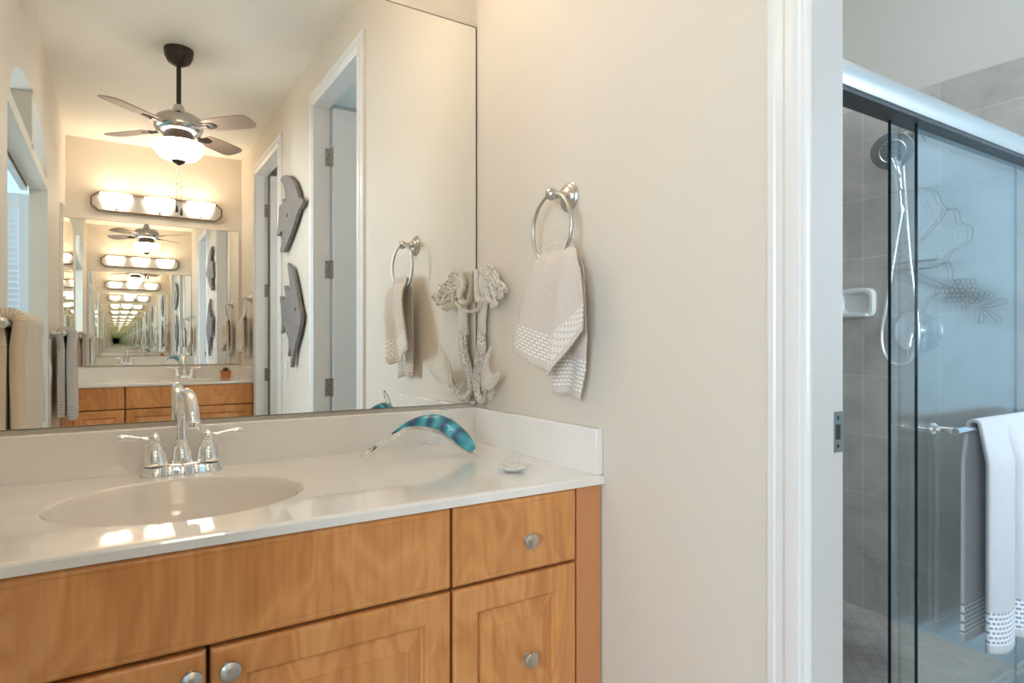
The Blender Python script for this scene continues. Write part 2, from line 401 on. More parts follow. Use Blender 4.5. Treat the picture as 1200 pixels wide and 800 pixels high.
# hall beyond the opening
g = G().box(-3.2, -1.28, 0.006, 0.106, 0, RH); struct(g.build('wall_hall_north', M_HALL, smooth=False))
g = G().box(-3.2, -1.28, -4.126, -4.026, 0, RH); struct(g.build('wall_hall_south', M_HALL, smooth=False))
wy0, wy1, wz0, wz1 = -3.65, -2.05, 0.9, 2.2
g = G(); g.box(-3.1, -3.0, wy1, 0.1, 0, RH); g.box(-3.1, -3.0, -4.1, wy0, 0, RH); g.box(-3.1, -3.0, wy0, wy1, 0, wz0); g.box(-3.1, -3.0, wy0, wy1, wz1, RH)
struct(g.build('wall_hall_west', M_HALL, smooth=False))
def window(name, horizontal, a0, a1, z0, z1, pos, th):
    g = G(); F = 0.045
    def bx(u0, u1, v0, v1, e=0.0):
        if horizontal: g.box(u0, u1, pos - th / 2 + e, pos + th / 2 - e, v0, v1, 0.003)
        else: g.box(pos - th / 2 + e, pos + th / 2 - e, u0, u1, v0, v1, 0.003)
    bx(a0, a0 + F, z0, z1); bx(a1 - F, a1, z0, z1); bx(a0, a1, z0, z0 + F); bx(a0, a1, z1 - F, z1)
    bx((a0 + a1) / 2 - 0.02, (a0 + a1) / 2 + 0.02, z0, z1, 0.008)
    o = struct(g.build(name, M_TRIM))
    g = G()
    if horizontal: g.box(a0 + F, a1 - F, pos - 0.002, pos + 0.002, z0 + F, z1 - F)
    else: g.box(pos - 0.002, pos + 0.002, a0 + F, a1 - F, z0 + F, z1 - F)
    g.build('pane', M_PANE, o, smooth=False)
window('window_1', False, wy0, wy1, wz0, wz1, -3.05, 0.09)
# toilet and shower room east of the right hand wall
TS = -2.38
g = G(); g.box(SX, SX + 0.1, TS, GY - 0.0, 0, RH); struct(g.build('wall_shower_room_east', paint('pale blue bathroom paint', (0.46, 0.64, 0.76), 0.2), smooth=False))
g = G().box(SX, SX + 0.1, GY, 0.106, 0, 2.14); struct(g.build('wall_shower_tile_east', M_TILEX, smooth=False, origin=(SX, -0.15, 0.0)))
g = G().box(SX + 0.006, SX + 0.1, GY, 0.106, 2.14, RH); struct(g.build('wall_shower_upper_east', M_GREYWALL, smooth=False))
g = G().box(WT, SX, 0.0, 0.1, 0, 2.14); struct(g.build('wall_shower_tile_north', M_TILEY, smooth=False))
g = G().box(WT, SX, 0.006, 0.1, 2.14, RH); struct(g.build('wall_shower_upper_north', M_GREYWALL, smooth=False))
g = G().box(WT, WT + 0.008, GY, 0.0, 0, 2.14); struct(g.build('wall_shower_tile_west', M_TILEX, smooth=False, origin=(WT, -0.15, 0)))
bx0, bx1, bz0, bz1 = 0.95, 1.7, 1.1, 2.15
g = G(); g.box(WT, bx0, TS - 0.1, TS, 0, RH); g.box(bx1, SX + 0.1, TS - 0.1, TS, 0, RH); g.box(bx0, bx1, TS - 0.1, TS, 0, bz0); g.box(bx0, bx1, TS - 0.1, TS, bz1, RH)
struct(g.build('wall_shower_room_south', M_GREYWALL, smooth=False))
window('window_2', True, bx0, bx1, bz0, bz1, TS - 0.05, 0.09)
g = G().box(1.2, 1.3, -4.126, TS - 0.1, 0, RH); g.box(WT, 1.3, -4.126, -4.026, 0, RH)
struct(g.build('wall_closet', M_GREYWALL, smooth=False))
g = G().box(WT + 0.008, SX, GY + 0.05, 0.0, 0.0, 0.012); struct(g.build('floor_shower', M_MOSAIC, smooth=False))
# curb
g = G().box(WT + 0.008, SX, GY - 0.045, GY + 0.05, 0.0, 0.088, 0.004); struct(g.build('trim_shower_curb', M_CERAM))
# baseboards
for nm, a in (('baseboard_right', [(-0.014, 0, -1.04 + 0.0, -0.56), (-0.014, 0, -2.51, -1.832)]), ('baseboard_left', [(-1.2, -1.186, -1.09, -0.57), (-1.2, -1.186, -3.45, -2.59)])):
    g = G()
    for (x0, x1, y0, y1) in a: g.box(x0, x1, y0 + (0.075 if nm == 'baseboard_right' and y0 > -1.1 else 0), y1, 0, 0.1, 0.004)
    struct(g.build(nm, M_TRIM))

# ------------------------------------------------------------------ doors in the right hand wall
CPROF = [(0.0, 0.0), (0.0, 0.010), (0.004, 0.0125), (0.014, 0.0125), (0.017, 0.0105), (0.030, 0.0120), (0.038, 0.0165), (0.050, 0.0180), (0.060, 0.0180), (0.063, 0.0150), (0.068, 0.0150), (0.071, 0.0120), (0.074, 0.0105), (0.074, 0.0)]
def casing(y0, y1, head, parent):
    """moulded casing on the room side; profile: (distance from the outer edge, projection)"""
    Wd = 0.074; g = G(); prev = None
    for (d, pr) in CPROF:
        k = Wd - d   # distance outside the opening
        path = [(y0 + k, 0.0), (y0 + k, head + k), (y1 - k, head + k), (y1 - k, 0.0)]
        row = [g.bm.verts.new((-pr, p[0], p[1])) for p in path]
        if prev:
            for i in range(3): g.bm.faces.new((prev[i], prev[i + 1], row[i + 1], row[i]))
        prev = row
    return g.build('casing', M_TRIM, parent, angle=20)
def door_set(name, y0, y1, hinge_z):
    root = bpy.data.objects.new(name, None); C.objects.link(root); root.location = (0, (y0 + y1) / 2, 0); struct(root)
    casing(y0, y1, DH, root)
    g = G(); J = 0.0
    # jamb faces with a shallow door rebate
    g.box(-0.010, 0.050, y0 - 0.003, y0 + 0.012, 0, DH + 0.012, 0.001); g.box(0.050, WT + 0.002, y0 - 0.0008, y0 + 0.012, 0, DH, 0.0015)
    g.box(-0.010, 0.050, y1 - 0.012, y1 + 0.003, 0, DH + 0.012, 0.001); g.box(0.050, WT + 0.002, y1 - 0.012, y1 + 0.0008, 0, DH, 0.0015)
    g.box(-0.010, 0.050, y1, y0, DH - 0.003, DH + 0.012, 0.001); g.box(0.050, WT + 0.002, y1, y0, DH - 0.0008, DH + 0.012, 0.0015)
    g.build('jamb', M_TRIM, root)
    # leaf opened square into the further room, hinged on the far jamb
    g = G(); g.box(WT + 0.012, WT + 0.70, y1 + 0.002, y1 + 0.037, 0.01, DH - 0.006, 0.002)
    leaf = g.build('door_leaf', M_TRIM, root)
    for hz in hinge_z:
        g = G(); g.box(0.053, WT + 0.004, y1 + 0.0005, y1 + 0.003, hz - 0.048, hz + 0.048, 0.0006)
        g.box(WT + 0.006, WT + 0.0125, y1 + 0.003, y1 + 0.034, hz - 0.048, hz + 0.048, 0.0006)
        g.tube([(WT + 0.007, y1 + 0.006, hz - 0.05), (WT + 0.007, y1 + 0.006, hz + 0.05)], 0.0055, 12)
        h = g.build('hinge', M_HINGE, root)
        g = G()
        for k, (dx, dz) in enumerate([(0.012, 0.036), (0.022, 0.014), (0.012, -0.012), (0.022, -0.034)]): g.lathe([(0.0035, 0), (0.003, 0.0006), (0, 0.0008)], (0.051 + dx, y1 + 0.003, hz + dz), (0, 1, 0), 10)
        g.build('hinge_screws', M_SCREW, h)
    g = G(); g.tube([(WT + 0.62, y1 + 0.037, 0.98), (WT + 0.62, y1 + 0.085, 0.98)], 0.01, 12); g.lathe([(0.0, 0.03), (0.018, 0.03), (0.027, 0.045), (0.024, 0.062), (0, 0.068)], (WT + 0.62, y1 + 0.037, 0.98), (0, 1, 0), 20)
    g.build('door_knob', M_NICKEL, leaf)
    return root
d1 = door_set('door_1', D1[0], D1[1], (2.13, 1.53, 0.90, 0.30))
d2 = door_set('door_2', D2[0], D2[1], (2.13, 1.53, 0.90, 0.30))
g = G(); g.box(0.0505, 0.0785, -1.0455, -1.0425, 1.000 - 0.032, 1.000 + 0.032, 0.0008)
sp = g.build('strike_plate', M_HINGE, d1)
g = G(); g.box(0.056, 0.068, -1.0462, -1.0452, 0.988, 1.012, 0.0004)
for q in (-0.022, 0.022): g.lathe([(0.0035, 0), (0.003, 0.0008), (0, 0.001)], (0.062, -1.0452, 1.0 + q), (0, -1, 0), 10)
g.build('latch_slot', M_SCREW, sp)

# ------------------------------------------------------------------ wide opening: bifold louver door
t = thing('louvered_door', 'white louvered folding door at the edge of the wide opening, seen in the mirror', 'door', (-1.46, -2.63, 0))
LX0, LX1, LY0, LY1, LT = -1.64, -1.285, -2.645, -2.617, 1.935
g = G(); sw = 0.042
g.box(LX0, LX0 + sw, LY0, LY1, 0.02, LT, 0.002); g.box(LX1 - sw, LX1, LY0, LY1, 0.02, LT, 0.002)
for z0, z1 in ((0.02, 0.2), (0.92, 1.02), (LT - 0.075, LT)): g.box(LX0 + sw, LX1 - sw, LY0 + 0.002, LY1 - 0.002, z0, z1, 0.0015)
g.build('door_frame', M_LOUV, t)
g = G()
for z0, z1 in ((0.2, 0.92), (1.02, LT - 0.075)):
    n = int((z1 - z0) / 0.031)
    for i in range(n):
        z = z0 + (i + 0.5) * (z1 - z0) / n
        pts = [(-0.012, 0.016), (-0.009, 0.018), (0.012, -0.014), (0.009, -0.016)]
        yc = (LY0 + LY1) / 2
        g.prism(pts, lambda p: (LX0 + sw, yc - p[0], z + p[1]), lambda p: (LX1 - sw, yc - p[0], z + p[1]))
g.build('louver_slats', M_LOUV, t, smooth=False)
g = G().box(-1.315, -1.285, OY1, OY0, 1.945, 1.975, 0.001); g.box(-1.33, -1.281, OY1, OY0, 1.975, 2.0, 0.001)
struct(g.build('trim_folding_door_track', M_SATIN))
g = G().lathe([(0.0, 0), (0.008, 0), (0.008, 0.002), (0.004, 0.004), (0, 0.004)], (-1.235, OY1, 1.055), (0, 1, 0), 16)
tag(g.build('door_catch', M_HINGE), 'small round door catch on the jamb of the wide opening', 'door catch')

# ------------------------------------------------------------------ mirrors
t = thing('wall_mirror', 'large frameless mirror above the near countertop with the tap in front', 'mirror', (-0.6, 0.003, 0.965))
G().box(-1.176, -0.005, 0.0, 0.0055, 0.965, 2.058).build('mirror_glass', M_MIRROR, t, smooth=False)
g = G(); g.box(-1.178, -0.0035, -0.0006, 0.0058, 2.058, 2.0605); g.box(-0.005, -0.0015, -0.0008, 0.0058, 0.965, 2.0605); g.box(-1.178, -0.0035, -0.0006, 0.0058, 0.9630, 0.965)
g.build('mirror_edge', M_MIRREDGE, t, smooth=False)
g = G(); g.box(-0.022, -0.008, -0.003, 0.0058, 0.959, 0.968, 0.002); g.build('mirror_clip', M_WHITEPL, t)
dup(t, 'large frameless mirror above the far countertop, seen reflected')
t = thing('medicine_cabinet', 'mirrored cabinet panel on the left wall beside the far mirror', 'cabinet', (-1.2, -3.74, 0.965))
G().box(-1.2, -1.180, -4.018, -3.46, 0.965, 2.058, 0.0015).build('cabinet_door', M_SATIN, t)
G().box(-1.180, -1.178, -4.016, -3.463, 0.968, 2.055).build('mirror_glass', M_MIRROR, t, smooth=False)

# ------------------------------------------------------------------ vanity
def panel(g, x0, x1, z0, z1, y, th, prof):
    """front facing -y; prof: (inset, depth behind face)"""
    rings = []
    for (ins, dep) in [(0, th)] + prof:
        rings.append([g.bm.verts.new(p) for p in ((x0 + ins, y + dep, z0 + ins), (x1 - ins, y + dep, z0 + ins), (x1 - ins, y + dep, z1 - ins), (x0 + ins, y + dep, z1 - ins))])
    for A, B in zip(rings, rings[1:]):
        for i in range(4): g.bm.faces.new((A[i], A[(i + 1) % 4], B[(i + 1) % 4], B[i]))
    g.bm.faces.new(rings[-1]); g.bm.faces.new(list(reversed(rings[0])))
SLAB = [(0, 0.006), (0.0015, 0.003), (0.004, 0.001), (0.007, 0.0), (0.0105, 0.0), (0.0112, 0.0007), (0.0122, 0.0007), (0.013, 0.0)]
RAISED = [(0, 0.006), (0.0015, 0.003), (0.005, 0.0005), (0.009, 0.0), (0.048, 0.0), (0.0505, 0.0015), (0.054, 0.0100), (0.057, 0.0115), (0.086, 0.0020), (0.0865, 0.0005)]
V0 = (-0.6, -0.28, 0.0)
VF = -0.560   # face of the doors
def make_vanity():
    t = thing('vanity_cabinet', 'honey coloured maple vanity cabinet under the near countertop', 'cabinet', V0, 'vanity cabinets at both ends of the room')
    g = G(); g.box(-1.198, -0.02, -0.535, -0.005, 0.10, 0.70); g.box(-1.198, -0.02, -0.535, -0.505, 0.70, 0.835); g.box(-0.05, -0.02, -0.505, -0.005, 0.70, 0.835); g.box(-1.198, -1.17, -0.505, -0.005, 0.70, 0.835)
    g.box(-1.198, -0.02, -0.47, -0.01, 0.0, 0.1)
    g.build('carcass', M_DARKGAP, t, smooth=False)
    G().box(-0.070, -0.004, -0.556, -0.02, 0.0, 0.836, 0.001).build('side_stile', M_WOODSIDE, t)
    def knob(x, z, par):
        g = G().lathe([(0.009, 0.0), (0.0085, 0.002), (0.005, 0.004), (0.005, 0.010), (0.013, 0.014), (0.0155, 0.018), (0.0150, 0.021), (0.010, 0.0245), (0.0, 0.0255)], (x, VF, z), (0, -1, 0), 24)
        g.build('knob', M_NICKEL, par)
    def front(name, x0, x1, z0, z1, prof, kn=None):
        g = G(); panel(g, x0, x1, z0, z1, VF, 0.019, prof); o = g.build(name, M_WOOD, t, angle=9)
        if kn: knob(kn[0], kn[1], o)
        return o
    front('false_front', -1.190, -0.368, 0.683, 0.833, SLAB)
    front('door', -1.190, -0.7785, 0.115, 0.677, RAISED, (-0.800, 0.645))
    front('door', -0.7725, -0.368, 0.115, 0.677, RAISED, (-0.748, 0.645))
    front('drawer', -0.362, -0.074, 0.683, 0.833, SLAB, (-0.200, 0.748))
    front('drawer', -0.362, -0.074, 0.352, 0.677, RAISED, (-0.200, 0.514))
    front('drawer', -0.362, -0.074, 0.115, 0.346, RAISED, (-0.200, 0.230))
    return t
van = make_vanity()
vf = dup(van, 'honey coloured maple vanity cabinet at the far end, seen in the mirror')
for fr in kids(vf):                                # no knobs show on the far fronts
    for kn in kids(fr): bpy.data.objects.remove(kn)

SCX, SCY, SA, SB = -0.787, -0.298, 0.212, 0.178
ZC = 0.856
def make_counter():
    t = thing('countertop', 'glossy off-white marble countertop with oval basin at the near mirror', 'countertop', (-0.6, -0.28, 0.836), 'marble countertops at both ends of the room')
    g = G(); x0, x1, y0, y1 = -1.198, -0.002, -0.567, 0.005
    angs = sorted(set([2 * PI * i / 96 for i in range(96)] + [math.atan2(y - SCY, x - SCX) % (2 * PI) for x in (x0, x1) for y in (y0, y1)]))
    def rect(a, ins=0.0, z=ZC):
        c, s = math.cos(a), math.sin(a); k = 9
        if c > 1e-9: k = min(k, (x1 - SCX) / c)
        if c < -1e-9: k = min(k, (x0 - SCX) / c)
        if s > 1e-9: k = min(k, (y1 - SCY) / s)
        if s < -1e-9: k = min(k, (y0 + ins - SCY) / s)
        return (SCX + k * c, SCY + k * s, z)
    def ell(a, k, z):
        # match the direction of the ray so that quads stay even
        return (SCX + SA * k * math.cos(a), SCY + SB * k * math.sin(a), z)
    def fz(p):      # the top falls a touch towards the front edge
        return ZC - 0.0018 * max(0.0, min(1.0, (SCY - SB - p[1]) / 0.09))
    def top(p): return (p[0], p[1], fz(p))
    def mixp(p, q, k): return tuple(lerp(a_, b_, k) for a_, b_ in zip(p, q))
    E_ = [ell(a, 1.012, ZC) for a in angs]; R_ = [rect(a, 0.006) for a in angs]
    rows = [[rect(a, 0, ZC - 0.020) for a in angs], [rect(a, 0, ZC - 0.0065) for a in angs], [rect(a, 0.0018, ZC - 0.0032) for a in angs], [top(p) for p in R_],
            [top(mixp(p, q, 0.03)) for p, q in zip(R_, E_)], [top(mixp(p, q, 0.3)) for p, q in zip(R_, E_)], [top(mixp(p, q, 0.6)) for p, q in zip(R_, E_)], [top(mixp(p, q, 0.95)) for p, q in zip(R_, E_)], E_]
    def mk(rows, mi=0, close=False):
        prev = None
        for r in rows:
            cur = [g.bm.verts.new(p) for p in r]
            if prev:
                for i in range(len(cur)):
                    j = (i + 1) % len(cur); f = g.bm.faces.new((prev[i], prev[j], cur[j], cur[i])); f.material_index = mi
            prev = cur
        if close: g.bm.faces.new(prev).material_index = mi
    mk(rows)
    g.box(x0, x1, y0 + 0.001, -0.535, ZC - 0.0205, ZC - 0.019)
    g.build('slab', M_MARBLE, t, recalc=True)
    g = G()
    mk([[ell(a, k, ZC + z) for a in angs] for (k, z) in ((1.012, 0), (1.0, -0.001), (0.985, -0.005), (0.965, -0.016), (0.93, -0.045), (0.86, -0.080), (0.72, -0.110), (0.5, -0.126), (0.25, -0.132), (0.08, -0.134))], 0, True)
    bs = g.build('basin', M_BASIN, t)
    g = G().lathe([(0.0, 0.001), (0.012, 0.0015), (0.020, 0.001), (0.023, 0.004), (0.021, 0.005), (0.0, 0.006)], (SCX, SCY, ZC - 0.1345), (0, 0, 1), 24); g.build('drain', M_CHROME, bs)
    G().box(x0, x1, -0.020, 0.0055, ZC - 0.002, 0.9535, 0.003, 3).build('backsplash', M_MARBLE, t)
    G().box(-0.020, -0.0005, -0.560, -0.019, ZC - 0.002, 0.9535, 0.003, 3).build('side_splash', M_MARBLE, t)
    G().box(-1.1995, -1.180, -0.560, -0.019, ZC - 0.002, 0.9535, 0.003, 3).build('side_splash', M_MARBLE, t)
    return t
cnt = make_counter()
dup(cnt, 'glossy off-white marble countertop at the far end, seen in the mirror')

# ------------------------------------------------------------------ tap
def make_faucet():
    FX, FY = -0.7715, -0.068
    t = thing('faucet', 'chrome two-handled basin tap with curved spout, in front of the near mirror', 'faucet', (FX, FY, ZC), 'chrome basin taps')
    g = G(); N = 64
    def foot(k, z, sc_=1.0):
        pts = []
        for i in range(N):
            a = 2 * PI * i / N; x = 0.080 * math.cos(a); 
            # three lobed footprint
            lob = max(0.026 - 0.0 * abs(x), 0) 
            ax = abs(0.080 * math.cos(a)); w_ = 0.028 if ax > 0.03 else 0.0245
            e = max(0.0, 1 - ((max(ax, 0.052) - 0.052) / 0.028) ** 2) ** 0.5
            wav = 0.0265 + 0.0025 * math.cos(ax / 0.0508 * 2 * PI)
            y = (1 if math.sin(a) >= 0 else -1) * wav * e
            if abs(math.sin(a)) < 1e-6: y = 0
            pts.append((FX + x * sc_, FY + y * (sc_ + (sc_ - 1) * 1.5), z))
        return pts
    prev = None
    for (s_, z) in ((1.0, 0.0), (1.0, 0.004), (0.985, 0.009), (0.95, 0.019), (0.90, 0.024), (0.84, 0.026)):
        cur = [g.bm.verts.new(p) for p in foot(0, ZC + z, s_)]
        if prev:
            for i in range(N): g.bm.faces.new((prev[i], prev[(i + 1) % N], cur[(i + 1) % N], cur[i]))
        prev = cur
    g.bm.faces.new(prev)
    g.build('base_plate', M_CHROME, t)
    for sx in (-1, 1):
        hx = FX + sx * 0.0508
        g = G().lathe([(0.0265, 0.024), (0.0265, 0.027), (0.0245, 0.029), (0.0235, 0.040), (0.020, 0.055), (0.0135, 0.067), (0.0105, 0.071), (0.0125, 0.073), (0.0135, 0.078), (0.0115, 0.085), (0.006, 0.088), (0.0045, 0.091), (0.0, 0.092)], (hx, FY, ZC), (0, 0, 1), 28)
        h = g.build('handle', M_CHROME, t)
        pts = [(hx + sx * d, FY - 0.002 * d / 0.07, ZC + 0.0795 + hgt) for d, hgt in ((0.008, 0.0), (0.02, 0.001), (0.03, 0.002), (0.045, 0.004), (0.060, 0.006), (0.066, 0.0065), (0.070, 0.007))]
        g = G().tube(pts, [0.0055, 0.0042, 0.005, 0.0068, 0.0078, 0.0074, 0.004], 14); g.build('lever', M_CHROME, h)
    g = G().lathe([(0.0215, 0.024), (0.022, 0.030), (0.0205, 0.042), (0.0165, 0.058), (0.0125, 0.066), (0.0140, 0.069), (0.0140, 0.072), (0.0115, 0.076)], (FX, FY, ZC), (0, 0, 1), 28)
    g.build('spout_base', M_CHROME, t)
    pts = smooth_path([(FX, FY, ZC + 0.070), (FX, FY, ZC + 0.105), (FX + 0.0005, FY - 0.002, ZC + 0.135), (FX + 0.002, FY - 0.016, ZC + 0.163), (FX + 0.005, FY - 0.043, ZC + 0.176), (FX + 0.009, FY - 0.074, ZC + 0.167), (FX + 0.011, FY - 0.092, ZC + 0.143), (FX + 0.012, FY - 0.098, ZC + 0.122)], 6)
    n = len(pts); rr = [lerp(0.0098, 0.0128, min(1, i / (n - 1) * 1.3)) for i in range(n)]
    sp = G().tube(pts, rr, 20).build('spout', M_CHROME, t)
    e = pts[-1]
    G().lathe([(0.0128, 0.002), (0.0148, 0.0), (0.0150, -0.012), (0.0140, -0.016), (0.011, -0.017), (0.010, -0.012), (0, -0.012)], e, (0, 0, 1), 24).build('aerator', M_CHROME, sp)
    G().tube([(FX, FY + 0.017, ZC + 0.024), (FX, FY + 0.017, ZC + 0.062)], 0.0022, 8).sphere((FX, FY + 0.017, ZC + 0.064), 0.0048, 12).build('lift_rod', M_CHROME, t)
    return t
fct = make_faucet()
dup(fct, 'chrome basin tap on the far countertop, seen in the mirror')

# ------------------------------------------------------------------ vanity lights
def make_bar():
    LZ, LXc, hl, hh = 2.195, -0.6, 0.44, 0.066
    t = thing('vanity_light', 'three-shade nickel light bar on the wall over the near mirror', 'wall light', (LXc, 0.0, LZ), 'light bars over the mirrors')
    oc = [(-hl, -0.03), (-hl, 0.03), (-hl + 0.045, hh), (hl - 0.045, hh), (hl, 0.03), (hl, -0.03), (hl - 0.045, -hh), (-hl + 0.045, -hh)]
    g = G().prism(oc, lambda p: (LXc + p[0], -0.026, LZ + p[1]), lambda p: (LXc + p[0], 0.0055, LZ + p[1]), 0.002)
    g.build('backplate', M_NICKEL, t)
    # rope trim around the plate: a beaded rim
    path = []
    for i in range(8):
        a, b = oc[i], oc[(i + 1) % 8]; L = math.hypot(b[0] - a[0], b[1] - a[1]); n = max(2, int(L / 0.004))
        for k in range(n): path.append((LXc + lerp(a[0], b[0], k / n), -0.027, LZ + lerp(a[1], b[1], k / n)))
    G().tube(path, [0.0085 if i % 3 else 0.0055 for i in range(len(path))], 8, closed=True).build('rope_trim', mat('antique brown trim', (0.13, 0.085, 0.06), 0.5, 0.4), t)
    for k in (-1, 0, 1):
        cx = LXc + k * 0.285
        g = G().lathe([(0.0, -0.052), (0.030, -0.051), (0.058, -0.044), (0.074, -0.026), (0.086, 0.004), (0.097, 0.032), (0.105, 0.050), (0.101, 0.050), (0.080, 0.010), (0.050, -0.030), (0.0, -0.040)], (cx, -0.092, LZ), (0, 0, 1), 32, 0.60, 1.0)
        s_ = g.build('shade', M_SHADE, t)
        g = G().lathe([(0.0, 0), (0.026, 0), (0.022, 0.008), (0.010, 0.014), (0.010, 0.02)], (cx, -0.026, LZ - 0.03), (0, -1, 0), 20); g.tube([(cx, -0.03, LZ - 0.03), (cx, -0.06, LZ - 0.06), (cx, -0.092, LZ - 0.062), (cx, -0.092, LZ - 0.05)], 0.006, 8)
        g.build('lamp_holder', M_NICKEL, s_)
    return t
bar = make_bar()
dup(bar, 'three-shade nickel light bar over the far mirror, seen reflected')

# ------------------------------------------------------------------ ceiling fan
FXc, FYc = -0.614, -2.07
t = thing('ceiling_fan', 'small ceiling fan with nickel motor and lit white glass bowl', 'ceiling fan', (FXc, FYc, RH))
def fl(prof, name, m, par=t, n=40): return G().lathe(prof, (FXc, FYc, 0), (0, 0, 1), n).build(name, m, par)
fl([(0.069, 2.6595), (0.070, 2.652), (0.066, 2.62), (0.052, 2.592), (0.030, 2.577), (0.012, 2.572)], 'canopy', M_BRONZE)
fl([(0.0115, 2.58), (0.0115, 2.36)], 'downrod', M_BRONZE)
fl([(0.013, 2.375), (0.022, 2.37), (0.030, 2.345), (0.038, 2.325), (0.082, 2.318), (0.104, 2.304), (0.115, 2.280), (0.115, 2.252), (0.106, 2.232), (0.088, 2.222), (0.066, 2.218), (0.0, 2.218)], 'motor_housing', mat('polished nickel', (0.60, 0.56, 0.53), 0.18, 1.0))
fl([(0.066, 2.220), (0.070, 2.212), (0.072, 2.186), (0.078, 2.176), (0.0, 2.176)], 'light_fitter', M_BRONZE)
bowl = fl([(0.0, 2.172), (0.114, 2.172), (0.122, 2.166), (0.120, 2.150), (0.108, 2.122), (0.084, 2.098), (0.050, 2.084), (0.0, 2.078)], 'light_bowl', M_BOWL)
fl([(0.036, 2.088), (0.034, 2.079), (0.018, 2.068), (0.007, 2.062), (0.0, 2.058)], 'finial', M_BRONZE, bowl)
for k in range(4):
    a = R(47) + k * PI / 2
    ca, sa = math.cos(a), math.sin(a)
    def P(r, w_, z): return (FXc + r * ca - w_ * sa, FYc + r * sa + w_ * ca, z)
    ol = [(0.17, -0.042), (0.20, -0.050), (0.30, -0.056), (0.40, -0.058), (0.428, -0.050), (0.440, -0.030), (0.443, 0.0), (0.440, 0.030), (0.428, 0.050), (0.40, 0.058), (0.30, 0.056), (0.20, 0.050), (0.17, 0.042)]
    g = G().prism(ol, lambda p: P(p[0], p[1], 2.248 + p[1] * 0.2), lambda p: P(p[0], p[1], 2.254 + p[1] * 0.2)); b = g.build('blade', M_BLADE, t)
    g = G(); g.tube([P(0.10, 0, 2.248), P(0.14, 0, 2.244), P(0.18, 0, 2.2445)], [0.008, 0.012, 0.014], 8, flat=0.45); g.prism([(0.165, -0.03), (0.215, -0.022), (0.23, 0), (0.215, 0.022), (0.165, 0.03)], lambda p: P(p[0], p[1], 2.244 + p[1] * 0.2), lambda p: P(p[0], p[1], 2.248 + p[1] * 0.2))
    g.build('blade_iron', M_BRONZE, b)
for dx, dy, zl in ((-0.010, 0.012, 1.850), (0.012, -0.005, 1.838)):
    G().tube([(FXc + dx, FYc + dy, 2.085), (FXc + dx, FYc + dy, zl)], 0.0012, 6).build('pull_chain', M_NICKEL, t)
    G().lathe([(0.0, 0.0), (0.003, -0.001), (0.006, -0.020), (0.0075, -0.034), (0.006, -0.036), (0.0, -0.036)], (FXc + dx, FYc + dy, zl), (0, 0, 1), 14).build('chain_pull', M_BLACK, t)
    G().sphere((FXc + dx, FYc + dy, zl + 0.11), 0.003, 8).build('chain_bead', M_BRONZE, t)

# ------------------------------------------------------------------ towel ring with hand towel (two)
def make_ring():
    YR, ZR = -0.440, 1.479
    t = thing('towel_ring', 'brushed nickel towel ring on the right wall near the near mirror', 'towel ring', (0, YR, ZR), 'towel rings on the right wall')
    G().lathe([(0.0345, 0.0), (0.0345, 0.003), (0.030, 0.006), (0.029, 0.009), (0.024, 0.012), (0.022, 0.016), (0.013, 0.020), (0.0095, 0.028), (0.009, 0.038), (0.011, 0.042)], (0, YR, ZR), (-1, 0, 0), 36).build('flange', M_NICKEL, t)
    G().sphere((-0.052, YR, ZR), 0.0145, 20).build('post', M_NICKEL, t)
    rr = 0.0795
    G().tube([(-0.052 + 0.004 * math.sin(a * 1), YR + rr * math.sin(a), ZR - rr + rr * math.cos(a)) for a in [2 * PI * i / 64 for i in range(64)]], 0.0044, 12, closed=True).build('ring', M_NICKEL, t)
    return t
ring = make_ring()
ring2 = dup(ring, 'brushed nickel towel ring on the right wall at the far end', None, (0, -RL + 0.44, 1.479), 0)

